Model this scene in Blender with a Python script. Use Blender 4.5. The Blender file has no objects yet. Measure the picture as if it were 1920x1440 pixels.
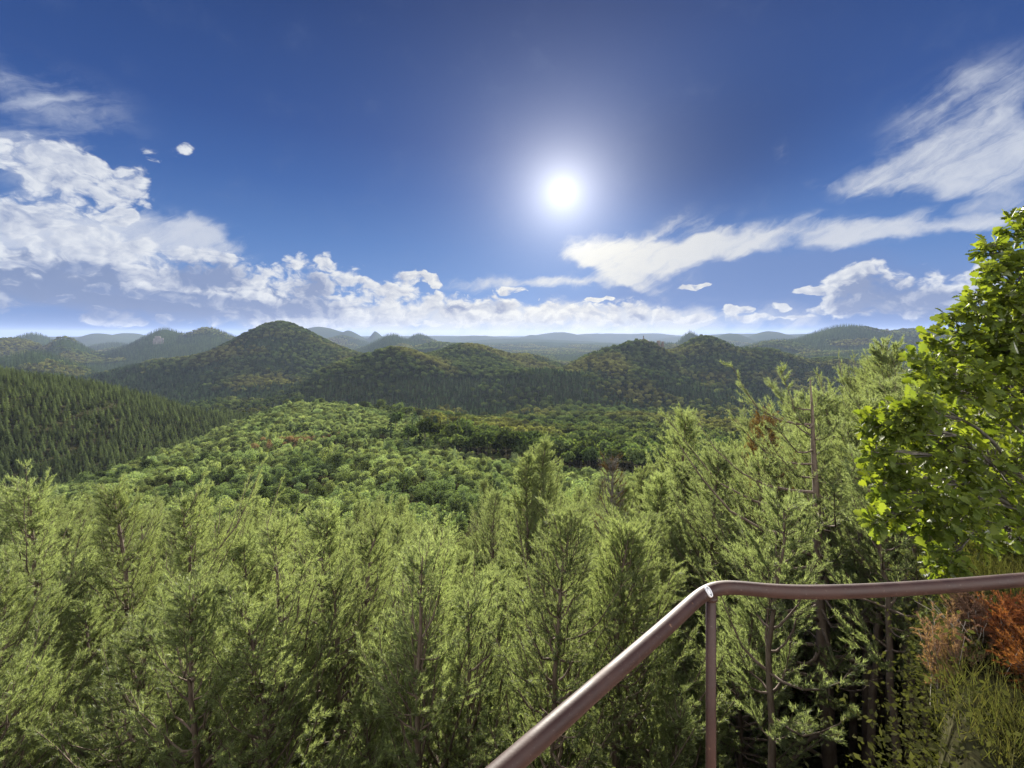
import bpy, math, random
import numpy as np
from mathutils import Vector

random.seed(7)
RNG = np.random.default_rng(7)
F = 960.0 / math.tan(math.radians(50.0))      # focal length of a 100 degree wide view, in 1/1920 of the width
HOR = 628.0                                    # height of the eye level in that view
sc = bpy.context.scene
col = sc.collection


def at(px, py, Y):
    """world point seen in direction (px, py) at forward distance Y metres"""
    return np.array([(px - 960.0) / F * Y, Y, (HOR - py) / F * Y])


# ------------------------------------------------------------------ helpers
def tag(o, label=None, cat=None, group=None, kind=None):
    if label: o['label'] = label
    if cat: o['category'] = cat
    if group: o['group'] = group
    if kind: o['kind'] = kind
    return o


def empty(name, loc, rz=0.0):
    o = bpy.data.objects.new(name, None)
    o.empty_display_size = 0.2
    o.location = loc
    o.rotation_euler = (0, 0, rz)
    col.objects.link(o)
    return o


class Geo:
    """collects triangles and quads, builds one mesh"""
    def __init__(self):
        self.v, self.q, self.t, self.n = [], [], [], 0
        self.qm, self.tm = [], []

    def add(self, v, quads=None, tris=None, m=0):
        v = np.asarray(v, dtype=np.float32).reshape(-1, 3)
        if quads is not None and len(quads):
            a = np.asarray(quads, dtype=np.int64) + self.n
            self.q.append(a); self.qm.append(np.full(len(a), m, np.int32))
        if tris is not None and len(tris):
            a = np.asarray(tris, dtype=np.int64) + self.n
            self.t.append(a); self.tm.append(np.full(len(a), m, np.int32))
        self.v.append(v); self.n += len(v)

    def mesh(self, name, mats, smooth=False):
        me = bpy.data.meshes.new(name)
        V = np.concatenate(self.v)
        q = np.concatenate(self.q) if self.q else np.zeros((0, 4), np.int64)
        t = np.concatenate(self.t) if self.t else np.zeros((0, 3), np.int64)
        me.vertices.add(len(V)); me.vertices.foreach_set('co', V.ravel())
        loops = np.concatenate([q.ravel(), t.ravel()]).astype(np.int32)
        me.loops.add(len(loops)); me.loops.foreach_set('vertex_index', loops)
        tot = np.concatenate([np.full(len(q), 4), np.full(len(t), 3)]).astype(np.int32)
        start = np.concatenate([[0], np.cumsum(tot)[:-1]]).astype(np.int32)
        me.polygons.add(len(tot))
        me.polygons.foreach_set('loop_start', start)
        me.polygons.foreach_set('loop_total', tot)
        mi = np.concatenate(self.qm + self.tm) if (self.qm or self.tm) else np.zeros(0, np.int32)
        me.polygons.foreach_set('material_index', mi.astype(np.int32))
        if smooth:
            me.polygons.foreach_set('use_smooth', np.ones(len(tot), bool))
        for m in (mats if isinstance(mats, (list, tuple)) else [mats]):
            me.materials.append(m)
        me.update(calc_edges=True)
        me.validate()
        return me


def link(name, me, parent=None, loc=None):
    o = bpy.data.objects.new(name, me)
    col.objects.link(o)
    if parent is not None: o.parent = parent
    if loc is not None: o.location = loc
    return o


def unit(a):
    a = np.asarray(a, float)
    return a / np.maximum(np.linalg.norm(a, axis=-1, keepdims=True), 1e-9)


def tube(g, pts, rad, n=6, m=0, cap=True):
    pts = np.asarray(pts, float); k = len(pts)
    rad = np.broadcast_to(np.asarray(rad, float), (k,))
    tan = unit(np.gradient(pts, axis=0))
    ref = np.array([0.0, 0, 1]) if abs(tan[0][2]) < 0.9 else np.array([1.0, 0, 0])
    u = unit(np.cross(tan[0], ref))
    ring = []
    a = np.linspace(0, 2 * np.pi, n, endpoint=False)
    for i in range(k):
        u = unit(u - tan[i] * np.dot(u, tan[i]))
        w = np.cross(tan[i], u)
        ring.append(pts[i] + rad[i] * (np.cos(a)[:, None] * u + np.sin(a)[:, None] * w))
    v = np.concatenate(ring)
    qs = []
    for i in range(k - 1):
        for j in range(n):
            j2 = (j + 1) % n
            qs.append((i * n + j, i * n + j2, (i + 1) * n + j2, (i + 1) * n + j))
    ts = []
    if cap:
        v = np.concatenate([v, pts[:1], pts[-1:]])
        for j in range(n):
            j2 = (j + 1) % n
            ts.append((k * n, j2, j)); ts.append((k * n + 1, (k - 1) * n + j, (k - 1) * n + j2))
    g.add(v, qs, ts, m)


# ------------------------------------------------------------------ node helper
class NT:
    def __init__(self, tree):
        self.t = tree; self.n = tree.nodes; self.l = tree.links

    def new(self, typ, **kw):
        nd = self.n.new(typ)
        for k, v in kw.items():
            setattr(nd, k, v)
        return nd

    def put(self, sock, val):
        if isinstance(val, bpy.types.NodeSocket): self.l.new(val, sock)
        elif val is not None: sock.default_value = val

    def math(self, op, a, b=None, c=None, clamp=False):
        nd = self.new('ShaderNodeMath', operation=op, use_clamp=clamp)
        self.put(nd.inputs[0], a); self.put(nd.inputs[1], b)
        if c is not None: self.put(nd.inputs[2], c)
        return nd.outputs[0]

    def vmath(self, op, a, b=None, scale=None):
        nd = self.new('ShaderNodeVectorMath', operation=op)
        self.put(nd.inputs[0], a)
        if b is not None: self.put(nd.inputs[1], b)
        if scale is not None: self.put(nd.inputs['Scale'], scale)
        return nd.outputs['Value'] if op in ('LENGTH', 'DOT_PRODUCT', 'DISTANCE') else nd.outputs['Vector']

    def mix(self, f, a, b, blend='MIX'):
        nd = self.new('ShaderNodeMix', data_type='RGBA', blend_type=blend)
        nd.clamp_factor = True
        self.put(nd.inputs[0], f); self.put(nd.inputs[6], a); self.put(nd.inputs[7], b)
        return nd.outputs[2]

    def smooth(self, x, lo, hi, a=0.0, b=1.0):
        nd = self.new('ShaderNodeMapRange', interpolation_type='SMOOTHSTEP')
        self.put(nd.inputs[0], x)
        nd.inputs[1].default_value = lo; nd.inputs[2].default_value = hi
        nd.inputs[3].default_value = a; nd.inputs[4].default_value = b
        return nd.outputs[0]

    def noise(self, vec, scale, detail=4, rough=0.5, dims='2D', dist=0.0, lac=2.0):
        nd = self.new('ShaderNodeTexNoise', noise_dimensions=dims)
        self.put(nd.inputs['Vector'], vec)
        nd.inputs['Scale'].default_value = scale; nd.inputs['Detail'].default_value = detail
        nd.inputs['Roughness'].default_value = rough; nd.inputs['Distortion'].default_value = dist
        nd.inputs['Lacunarity'].default_value = lac
        return nd


def rgb(r, g, b): return (r, g, b, 1.0)


def new_mat(name):
    m = bpy.data.materials.new(name); m.use_nodes = True
    m.node_tree.nodes.clear()
    return m, NT(m.node_tree)


def leaf_mat(name, c0, c1, c2, trans=0.45, tcol=None, gloss=0.0, rough=0.4, patch=0.0, pc=None, tint=(1.25, 1.35, 0.55), vr=(0.7, 1.3)):
    """foliage: colour varies by leaf (island), by tree (object) and optionally by patches across the land"""
    m, n = new_mat(name)
    geo = n.new('ShaderNodeNewGeometry'); oi = n.new('ShaderNodeObjectInfo')
    c = n.mix(geo.outputs['Random Per Island'], rgb(*c0), rgb(*c1))
    c = n.mix(n.math('MULTIPLY', oi.outputs['Random'], 0.85), c, rgb(*c2))
    if patch:
        nz = n.noise(oi.outputs['Location'], patch, 3, 0.5, '3D')
        f = n.smooth(nz.outputs['Fac'], 0.45, 0.62)
        c = n.mix(n.math('MULTIPLY', f, 0.8), c, rgb(*pc))
    hs = n.new('ShaderNodeHueSaturation')
    v = n.new('ShaderNodeMapRange'); n.put(v.inputs[0], oi.outputs['Random'])
    v.inputs[3].default_value = vr[0]; v.inputs[4].default_value = vr[1]
    sh = n.math('FRACT', n.math('MULTIPLY', oi.outputs['Random'], 17.3))
    v.inputs[0].default_value = 0; n.put(v.inputs[0], sh)
    n.put(hs.inputs['Value'], v.outputs[0]); n.put(hs.inputs['Color'], c)
    c = hs.outputs['Color']
    d = n.new('ShaderNodeBsdfDiffuse'); n.put(d.inputs['Color'], c)
    t = n.new('ShaderNodeBsdfTranslucent')
    n.put(t.inputs['Color'], n.mix(1.0, c, rgb(*tint), 'MULTIPLY'))
    mx = n.new('ShaderNodeMixShader'); mx.inputs[0].default_value = trans
    n.l.new(d.outputs[0], mx.inputs[1]); n.l.new(t.outputs[0], mx.inputs[2])
    s = mx.outputs[0]
    if gloss:
        gl = n.new('ShaderNodeBsdfGlossy'); gl.inputs['Roughness'].default_value = rough
        fr = n.new('ShaderNodeFresnel'); fr.inputs['IOR'].default_value = 1.45
        m2 = n.new('ShaderNodeMixShader'); n.put(m2.inputs[0], n.math('MULTIPLY', fr.outputs[0], gloss))
        n.l.new(s, m2.inputs[1]); n.l.new(gl.outputs[0], m2.inputs[2]); s = m2.outputs[0]
    out = n.new('ShaderNodeOutputMaterial'); n.l.new(s, out.inputs['Surface'])
    return m


def rough_mat(name, ca, cb, scale=20, rough=0.85, bump=0.3, dims='3D', stretch=None):
    m, n = new_mat(name)
    tc = n.new('ShaderNodeTexCoord'); vec = tc.outputs['Object']
    if stretch:
        vec = n.vmath('MULTIPLY', vec, stretch)
    nz = n.noise(vec, scale, 6, 0.6, dims)
    nz2 = n.noise(vec, scale * 0.23, 3, 0.5, dims)
    f = n.smooth(n.math('ADD', n.math('MULTIPLY', nz.outputs['Fac'], 0.6), n.math('MULTIPLY', nz2.outputs['Fac'], 0.4)), 0.35, 0.65)
    p = n.new('ShaderNodeBsdfPrincipled')
    n.put(p.inputs['Base Color'], n.mix(f, rgb(*ca), rgb(*cb)))
    p.inputs['Roughness'].default_value = rough
    b = n.new('ShaderNodeBump'); b.inputs['Strength'].default_value = bump
    n.put(b.inputs['Height'], nz.outputs['Fac']); n.l.new(b.outputs[0], p.inputs['Normal'])
    out = n.new('ShaderNodeOutputMaterial'); n.l.new(p.outputs[0], out.inputs['Surface'])
    return m


# ------------------------------------------------------------------ the shape of the land
def vnoise(x, y, s, seed):
    """smooth value noise in [-1, 1]"""
    r = np.random.default_rng(seed); tab = r.uniform(-1, 1, (256, 256))
    X = np.asarray(x, float) / s + 1000.5; Y = np.asarray(y, float) / s + 1000.5
    i = np.floor(X).astype(int); j = np.floor(Y).astype(int); fx = X - i; fy = Y - j
    fx = fx * fx * (3 - 2 * fx); fy = fy * fy * (3 - 2 * fy)
    g = lambda a, b: tab[a % 256, b % 256]
    return (g(i, j) * (1 - fx) + g(i + 1, j) * fx) * (1 - fy) + (g(i, j + 1) * (1 - fx) + g(i + 1, j + 1) * fx) * fy


BASE = -140.0
# hills: (px, py of the wooded top, distance, half-width in px to the left / right, depth in m, sharpness)
HILLS = [
    (520, 603, 1300, 150, 165, 330, 1.7), (335, 668, 1080, 190, 160, 260, 2.0), (640, 655, 1250, 110, 120, 300, 2.0),
    (308, 612, 2300, 78, 80, 420, 1.7), (388, 611, 2350, 75, 100, 420, 1.8), (335, 634, 2200, 150, 180, 500, 2.0),
    (62, 621, 2700, 80, 70, 500, 1.7), (118, 630, 1800, 45, 75, 350, 1.8), (20, 634, 1750, 120, 110, 400, 2.0), (60, 655, 1150, 140, 110, 260, 2.0),
    (745, 650, 880, 150, 120, 210, 1.8), (870, 643, 1150, 110, 130, 260, 2.0), (980, 662, 1250, 110, 110, 250, 2.0), (640, 690, 800, 90, 90, 160, 2.0),
    (735, 626, 2700, 60, 55, 400, 1.7), (785, 623, 3300, 38, 50, 450, 1.7), (830, 640, 2300, 90, 120, 400, 2.0),
    (596, 613, 5600, 70, 95, 700, 1.8), (652, 620, 5300, 30, 40, 600, 1.6), (703, 620, 5500, 16, 22, 500, 1.4), (640, 631, 4000, 60, 60, 500, 1.8),
    (180, 628, 5000, 60, 90, 700, 1.8), (235, 624, 5600, 60, 90, 800, 1.9), (215, 640, 3200, 80, 60, 500, 1.8),
    (1050, 623, 8600, 90, 70, 900, 1.9), (995, 628, 7600, 40, 42, 500, 1.7), (1130, 625, 9200, 110, 130, 900, 2.0), (900, 629, 8000, 90, 60, 900, 2.0),
    (1220, 626, 9000, 70, 80, 900, 2.0), (830, 629, 9400, 80, 90, 900, 2.0), (700, 630, 9000, 160, 160, 900, 2.0), (960, 634, 6300, 120, 160, 700, 2.0),
    (1200, 641, 1050, 120, 90, 190, 1.9), (1322, 630, 1120, 85, 100, 210, 1.8), (1130, 660, 1000, 110, 90, 200, 2.0), (1430, 652, 1080, 110, 130, 220, 2.0), (1560, 668, 1050, 140, 160, 220, 2.0),
    (1300, 662, 1120, 220, 270, 240, 2.2), (790, 664, 980, 230, 250, 240, 2.2), (1000, 690, 800, 160, 200, 150, 2.0), (1180, 700, 820, 160, 160, 120, 2.0),
    (1293, 619, 2700, 32, 44, 300, 1.6), (1370, 624, 4700, 60, 60, 700, 1.8), (1440, 621, 5200, 60, 80, 700, 1.8), (1250, 640, 2500, 90, 60, 400, 2.0),
    (1588, 607, 2250, 150, 170, 520, 1.8), (1700, 614, 2350, 130, 200, 520, 1.9), (1470, 637, 2100, 130, 150, 400, 2.0), (1850, 622, 2400, 160, 260, 600, 2.0), (1600, 655, 1600, 200, 260, 380, 2.0),
    (1540, 624, 5600, 160, 160, 700, 2.0), (1100, 629, 9600, 420, 420, 900, 2.6), (760, 631, 8200, 300, 300, 900, 2.6), (1420, 627, 6800, 260, 260, 800, 2.4), (200, 630, 6500, 300, 260, 900, 2.4), (960, 640, 5200, 330, 330, 700, 2.4),
]


def prof(y, ks):
    a = np.array(ks, float)
    return np.interp(y, a[:, 0], a[:, 1])


def sstep(x, lo, hi):
    t = np.clip((x - lo) / (hi - lo), 0, 1)
    return t * t * (3 - 2 * t)


def ground(x, y):
    x = np.asarray(x, float); y = np.asarray(y, float)
    r = np.hypot(x, y)
    sh = 0.6 * np.clip(x - 2.0, 0, 22.0) * (1 - sstep(r, 60, 140))
    ye = np.where(y > 0, y - sh, np.abs(y) * 0.0)
    rr = np.where(y > 0, np.maximum(ye, 0.0) * 0.8 + np.maximum(r - sh, 0) * 0.2, 0.0)
    z = prof(rr, [(0, -1.95), (1.9, -2.0), (3.2, -6.5), (6, -11.5), (10, -15.0), (20, -20.5), (40, -26), (70, -36), (110, -48), (200, -68),
                  (300, -85), (450, -105), (700, -131), (1000, -140), (20000, -140)])
    # behind and beside the viewer the hilltop stays about level
    # the spur that runs out ahead of the lookout to the left
    xc = -0.46 * y; w = 70 + 0.14 * y
    add = prof(y, [(0, 0), (60, 2), (110, 7), (200, 17), (300, 27), (380, 33), (430, 31), (500, 14), (580, 0)])
    z = z + add * np.exp(-((x - xc) / w) ** 2)
    # gully and the spruce slope beyond it
    xg = np.interp(y, [100, 170, 270, 390, 520], [-150, -205, -228, -250, -250])
    z = z - 10 * np.exp(-((x - xg) / 26) ** 2) * sstep(y, 90, 160) * (1 - sstep(y, 380, 480))
    d2 = ((x + 445) / 169) ** 2 + ((y - 270) / 206) ** 2
    z = np.where(x < xg + 60, z + np.clip((xg - x), 0, 400) * 0.0, z)
    z = z + 63 * np.exp(-d2 ** 2.4)
    # a rock shelf on the right that carries the oak and the dry brush
    s = sstep(x - 1.05 * y, -0.5, 0.05) * (1 - sstep(np.hypot(x - 4.5, y - 2.5), 4.5, 8.0)) * (x > 0)
    z = z * (1 - s) + np.maximum(z, -2.05) * s
    # hills
    acc = np.zeros_like(z)
    for px, py, D, hl, hr, dep, p in HILLS:
        cx = (px - 960) / F * D; top = (HOR - py) / F * D - 15 * (1 if D < 4500 else 0.2)
        h = top - BASE
        wl, wr = hl / F * D, hr / F * D
        # work in the frame of the line of sight so that depth runs away from the viewer
        L = math.hypot(cx, D); ux, uy = cx / L, D / L
        dx, dy = x - cx, y - D
        v = dx * ux + dy * uy
        u = dx * uy - dy * ux
        u = u / np.where(u < 0, wl * uy * 0.92, wr * uy * 0.92)
        rr2 = u * u + (v / dep) ** 2
        hh = h * np.exp(-0.9 * rr2 ** (p / 2))
        acc += np.maximum(hh, 0) ** 5
    hill = acc ** 0.2
    far = sstep(r, 420, 900)
    z = z + hill * np.maximum(far, 0.0)
    amp = sstep(r, 60, 900)
    z = z + amp * (9 * vnoise(x, y, 260, 3) + 4.0 * vnoise(x, y, 90, 4))
    z = z + sstep(r, 15, 80) * 0.8 * vnoise(x, y, 12, 5) + sstep(r, 2500, 6000) * (14 * vnoise(x, y, 900, 6) + 10 * vnoise(x, y, 420, 8))
    return z


def build_ground():
    af = np.radians(np.linspace(-58, 58, 560)); ab = np.radians(np.linspace(60, 300, 70))
    az = np.concatenate([af, ab]); na = len(az)
    rad = np.concatenate([np.linspace(0.4, 12, 40)[:-1], np.geomspace(12, 15500, 380)])
    nr = len(rad)
    A, R = np.meshgrid(az, rad)
    x = R * np.sin(A); y = R * np.cos(A); z = ground(x, y)
    g = Geo()
    v = np.stack([x, y, z], -1).reshape(-1, 3)
    i = np.arange(nr - 1)[:, None] * na; j = np.arange(na)[None, :]; j2 = (j + 1) % na
    q = np.stack([i + j2, i + j, i + na + j, i + na + j2], -1).reshape(-1, 4)
    g.add(np.concatenate([v, [[0, 0, -1.95]]]), q, [(nr * na, b, (b + 1) % na) for b in range(na)][::1])
    return g, az, rad, z


m, n = new_mat('forest_floor')
geo = n.new('ShaderNodeNewGeometry')
P = geo.outputs['Position']
nb = n.noise(P, 0.09, 6, 0.65, '3D')          # tree crowns seen from kilometres away
nc = n.noise(P, 0.004, 4, 0.6, '3D')
nd_ = n.noise(P, 9.0, 7, 0.7, '3D')
wood = n.mix(n.smooth(nb.outputs['Fac'], 0.3, 0.7), rgb(0.018, 0.032, 0.014), rgb(0.060, 0.085, 0.026))
wood = n.mix(n.smooth(nc.outputs['Fac'], 0.42, 0.6), wood, rgb(0.030, 0.052, 0.022))
near = n.mix(n.smooth(nd_.outputs['Fac'], 0.35, 0.65), rgb(0.026, 0.024, 0.013), rgb(0.052, 0.052, 0.026))
dist = n.vmath('LENGTH', P)
c = n.mix(n.smooth(dist, 300, 1200), near, wood)
p = n.new('ShaderNodeBsdfDiffuse'); n.put(p.inputs['Color'], c)
bp = n.new('ShaderNodeBump'); bp.inputs['Strength'].default_value = 0.9
bp.inputs['Distance'].default_value = 8.0
n.put(bp.inputs['Height'], nb.outputs['Fac']); n.l.new(bp.outputs[0], p.inputs['Normal'])
out = n.new('ShaderNodeOutputMaterial'); n.l.new(p.outputs[0], out.inputs['Surface'])
MAT_GROUND = m

g, AZ, RAD, ZG = build_ground()
GROUND = link('ground', g.mesh('ground', MAT_GROUND, smooth=True))
tag(GROUND, 'wooded ground dropping from the lookout to the valley and rising in hills', kind='structure')

# the skyline as seen from the lookout (used to leave out trees hidden behind hills)
_az_f = AZ[:560]
_sl = np.maximum.accumulate(ZG[:, :560] / RAD[:, None], axis=0)


def visible(x, y, ztop, margin):
    a = np.arctan2(x, y); r = np.hypot(x, y)
    ia = np.clip(np.searchsorted(_az_f, a), 0, 559)
    ir = np.clip(np.searchsorted(RAD, r * 0.985) - 1, 0, len(RAD) - 1)
    return ztop / r > _sl[ir, ia] - margin


# ------------------------------------------------------------------ materials of plants
MAT_BARK = rough_mat('pine_bark', (0.085, 0.058, 0.043), (0.17, 0.13, 0.10), 14, 0.9, 0.5, '3D', (1, 1, 0.35))
MAT_BARK_GREY = rough_mat('grey_bark', (0.07, 0.06, 0.05), (0.19, 0.17, 0.145), 18, 0.9, 0.5, '3D', (1, 1, 0.3))
MAT_NEEDLE = leaf_mat('pine_needles', (0.165, 0.215, 0.098), (0.285, 0.33, 0.165), (0.22, 0.27, 0.145), 0.62, gloss=0.08, rough=0.6, tint=(1.32, 1.32, 0.74), vr=(0.78, 1.2))
MAT_NEEDLE_DEAD = leaf_mat('dead_needles', (0.15, 0.085, 0.04), (0.22, 0.13, 0.06), (0.12, 0.08, 0.05), 0.35)
MAT_OAK = leaf_mat('oak_leaf', (0.11, 0.165, 0.030), (0.25, 0.295, 0.055), (0.14, 0.20, 0.040), 0.56, gloss=0.26, rough=0.45, tint=(1.75, 1.68, 0.5))
MAT_YOUNG = leaf_mat('young_broadleaf', (0.165, 0.20, 0.092), (0.305, 0.33, 0.170), (0.185, 0.235, 0.135), 0.48, patch=0.035, pc=(0.105, 0.145, 0.08), vr=(0.42, 1.5))
MAT_BROAD = leaf_mat('broadleaf', (0.052, 0.075, 0.030), (0.115, 0.132, 0.050), (0.066, 0.098, 0.042), 0.42, patch=0.006, pc=(0.15, 0.145, 0.055), vr=(0.45, 1.6))
MAT_SPRUCE = leaf_mat('spruce_needles', (0.075, 0.102, 0.044), (0.15, 0.172, 0.07), (0.105, 0.135, 0.06), 0.48, patch=0.012, pc=(0.085, 0.11, 0.052), vr=(0.45, 1.55))
MAT_CONIFER = leaf_mat('far_conifer', (0.028, 0.046, 0.025), (0.062, 0.082, 0.038), (0.042, 0.064, 0.035), 0.36, vr=(0.45, 1.7))
MAT_RUST = leaf_mat('rusty_leaf', (0.20, 0.125, 0.08), (0.26, 0.17, 0.11), (0.18, 0.14, 0.09), 0.35)


def rot_frame(d, rng):
    """two unit vectors across each direction d, turned at random"""
    d = unit(d)
    a = unit(np.cross(d, unit(rng.normal(size=d.shape))))
    return a, np.cross(d, a)


def leaf_quads(g, c, nrm, size, rng, m=0, long=1.5):
    """one flat diamond leaf (clump) at each centre"""
    k = len(c)
    u, w = rot_frame(nrm, rng)
    s = (size * rng.uniform(0.7, 1.3, k))[:, None]
    v = np.stack([c - u * s * long * 0.5, c - w * s * 0.42 + u * s * 0.1, c + u * s * long * 0.5, c + w * s * 0.42 + u * s * 0.1], 1)
    i = np.arange(k)[:, None] * 4 + np.arange(4)[None]
    g.add(v.reshape(-1, 3), i, None, m)


def blades(g, p, d, length, width, rng, m=0):
    """needle blades: slim triangles from p along d"""
    k = len(p)
    a, b = rot_frame(d, rng)
    L = (length * rng.uniform(0.75, 1.25, k))[:, None]
    v = np.stack([p - a * width * 0.5, p + a * width * 0.5, p + unit(d) * L], 1)
    i = np.arange(k)[:, None] * 3 + np.arange(3)[None]
    g.add(v.reshape(-1, 3), None, i, m)


# ------------------------------------------------------------------ near pines: trunk with whorled branches, and tufts of needles
def pine_parts(seed, H=10.0, Rmax=1.9, base=0.16, nb=5, dead=False, open_=0.0, side=None, tuft=26, gap=0.44, trunk_r=None, clear=False):
    rng = np.random.default_rng(seed)
    tg, cg = Geo(), Geo()
    k = 14
    t = np.linspace(0, 1, k)
    wob = np.cumsum(rng.normal(0, 0.07, (k, 2)), axis=0) * t[:, None] + rng.normal(0, 0.25, 2) * (t ** 1.6)[:, None]
    tp = np.stack([wob[:, 0], wob[:, 1], t * H], -1)
    r0 = trunk_r or 0.0105 * H
    tr = r0 * (1 - t) ** 0.8 + 0.012
    tube(tg, tp, tr, 8)

    def trunk_at(z):
        return np.array([np.interp(z, tp[:, 2], tp[:, 0]), np.interp(z, tp[:, 2], tp[:, 1]), z])
    P, D = [], []
    z = base * H
    while z < H * (0.965 if clear else 0.985):
        f = (z - base * H) / (H * (1 - base))
        R = Rmax * (min(1.0, 0.6 + f * 1.6) if f < 0.25 else 1.0) * (1 - f ** 2.0) ** 0.8 * rng.uniform(0.85, 1.1) + 0.22
        n_b = max(3, int(round(nb + rng.normal(0, 0.8))))
        a0 = rng.uniform(0, 2 * np.pi)
        for b in range(n_b):
            if rng.random() < open_: continue
            a = a0 + 2 * np.pi * b / n_b + rng.normal(0, 0.25)
            L = R * rng.uniform(0.6, 1.18)
            if side is not None: L *= 1.0 + 0.75 * math.cos(a - side)
            if L < 0.12: continue
            rise = math.radians((26 + 40 * f + rng.normal(0, 10)) * (0.5 if clear else 1.0))
            h = np.array([math.cos(a), math.sin(a), 0])
            s = np.linspace(0, 1, 6)
            zz = L * (math.sin(rise) * s - 0.16 * np.sin(s * np.pi) + 0.22 * s ** 3)
            bp = trunk_at(z + rng.normal(0, 0.06)) + h * (L * math.cos(rise) * s)[:, None] + np.stack([rng.normal(0, 0.02, 6) * L, rng.normal(0, 0.02, 6) * L, zz], -1)
            bp[0] = trunk_at(z)
            br = (0.010 + 0.013 * L) * (1 - s * 0.85) * (0.8 if f > 0.5 else 1.0)
            tube(tg, bp, br, 5, cap=False)
            # side shoots
            ns = int(5 + L * 6.5)
            for q in range(ns):
                ss = rng.uniform(0.28 if f < 0.6 else 0.12, 1.0) if not dead else rng.uniform(0.3, 1)
                o = np.array([np.interp(ss, s, bp[:, c]) for c in range(3)])
                sgn = 1 if q % 2 else -1
                dirv = unit(h * rng.uniform(0.5, 1.1) + np.array([-h[1], h[0], 0]) * sgn * rng.uniform(0.2, 1.0) + np.array([0, 0, rng.uniform(0.15, 1.3)]))
                l2 = (0.16 + 0.34 * L * (1 - ss) + 0.1 * rng.random()) * 0.9
                e = o + dirv * l2 + np.array([0, 0, 0.06])
                tube(tg, [o, (o + e) / 2 + rng.normal(0, 0.015, 3), e], [0.006, 0.005, 0.003], 3, cap=False)
                if not dead or rng.random() < 0.10:
                    for w_ in ([1.0, 0.62, 0.3] if l2 > 0.22 else [1.0, 0.5]):
                        P.append(o + (e - o) * w_); D.append(unit(dirv + np.array([0, 0, 0.6])))
            if not dead or rng.random() < 0.2:
                P.append(bp[-1]); D.append(unit(bp[-1] - bp[-2]))
        z += gap * (1.15 - 0.45 * f) * rng.uniform(0.8, 1.2)
    if not dead:
        for q in range(10 if clear else 4):
            P.append(np.array([np.interp(H - 0.12 * q, tp[:, 2], tp[:, 0]), np.interp(H - 0.12 * q, tp[:, 2], tp[:, 1]), H - 0.12 * q])); D.append(np.array([rng.normal(0, 0.4), rng.normal(0, 0.4), 1.0]))
    P = np.array(P); D = np.array(D)
    if clear:                                   # shaded side toward the slope is bare along the stem
        ok = ~((P[:, 1] < -0.1) & (np.abs(P[:, 0]) < 0.6) & (P[:, 2] < 6.2))
        P, D = P[ok], D[ok]
    K = len(P)
    # each tuft: needles sweeping forward round a shoot
    T = tuft
    p = np.repeat(P, T, 0); d = np.repeat(D, T, 0)
    a, b = rot_frame(d, rng)
    along = rng.uniform(-0.10, 0.05, len(p))[:, None]
    out_ = rng.uniform(0.35, 1.05, len(p))[:, None]
    blades(cg, p + unit(d) * along, unit(d) + a * out_, 0.09, 0.0095, rng)
    return tg, cg


PINE = []
specs = [dict(seed=11, H=10, Rmax=2.3), dict(seed=12, H=10, Rmax=2.2, gap=0.42, side=0.5), dict(seed=13, H=10, Rmax=2.6, nb=5, open_=0.12),
         dict(seed=14, H=10, Rmax=1.9, gap=0.40), dict(seed=15, H=10, Rmax=2.3, side=2.2), dict(seed=16, H=10, Rmax=2.1, open_=0.2, base=0.3),
         dict(seed=17, H=10, Rmax=2.5, open_=0.25, nb=6), dict(seed=18, H=10, Rmax=2.0, open_=0.3, side=4.0, nb=4), dict(seed=19, H=10, Rmax=2.7, nb=6, gap=0.5, open_=0.1)]
for i, s in enumerate(specs):
    tg, cg = pine_parts(**s)
    PINE.append((tg.mesh('pine_trunk', MAT_BARK, smooth=True), cg.mesh('pine_crown', MAT_NEEDLE)))
tg, cg = pine_parts(seed=31, H=10, Rmax=2.0, dead=True, open_=0.1, nb=6)
PINE_DEAD = (tg.mesh('dead_trunk', MAT_BARK_GREY, smooth=True), cg.mesh('dead_crown', MAT_NEEDLE_DEAD))
tg, cg = pine_parts(seed=33, H=10, Rmax=1.3, open_=0.3, nb=5)
PINE_RUST = (tg.mesh('rusty_trunk', MAT_BARK_GREY, smooth=True), cg.mesh('rusty_crown', MAT_NEEDLE_DEAD))
# the tall pine on the right, with long low limbs reaching to the left
tg, cg = pine_parts(seed=41, H=10, Rmax=2.1, nb=5, base=0.36, side=math.pi, tuft=26, trunk_r=0.16, open_=0.3, gap=0.42, clear=True)
rng = np.random.default_rng(5)
P, D = [], []
for (z0, L, rise, az_) in [(4.6, 2.5, 6, 180), (3.2, 2.9, 2, 176), (5.0, 1.8, 14, 20), (2.0, 2.0, -2, 200), (3.7, 1.5, 8, 330), (6.0, 1.9, 12, 190), (1.4, 1.6, 4, 150)]:
    a = math.radians(az_); s = np.linspace(0, 1, 9); rs = math.radians(rise)
    h = np.array([math.cos(a), math.sin(a), 0])
    bp = h * (L * s * math.cos(rs))[:, None] + np.stack([0 * s, rng.normal(0, 0.02, 9), z0 + L * (math.sin(rs) * s + 0.08 * np.sin(s * 6))], -1)
    tube(tg, bp, 0.045 * (1 - s * 0.85) + 0.004, 6)
    for q in range(26):
        ss = rng.uniform(0.35, 1)
        o = np.array([np.interp(ss, s, bp[:, c]) for c in range(3)])
        dv = unit(h * rng.uniform(0.2, 1) + np.array([-h[1], h[0], 0]) * rng.uniform(-1, 1) + np.array([0, 0, rng.uniform(0, 0.8)]))
        e = o + dv * rng.uniform(0.25, 0.6)
        tube(tg, [o, (o + e) / 2, e], [0.008, 0.006, 0.003], 3, cap=False)
        for w_ in (1, 0.7, 0.4):
            P.append(o + (e - o) * w_); D.append(dv + np.array([0, 0, 0.4]))
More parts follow.
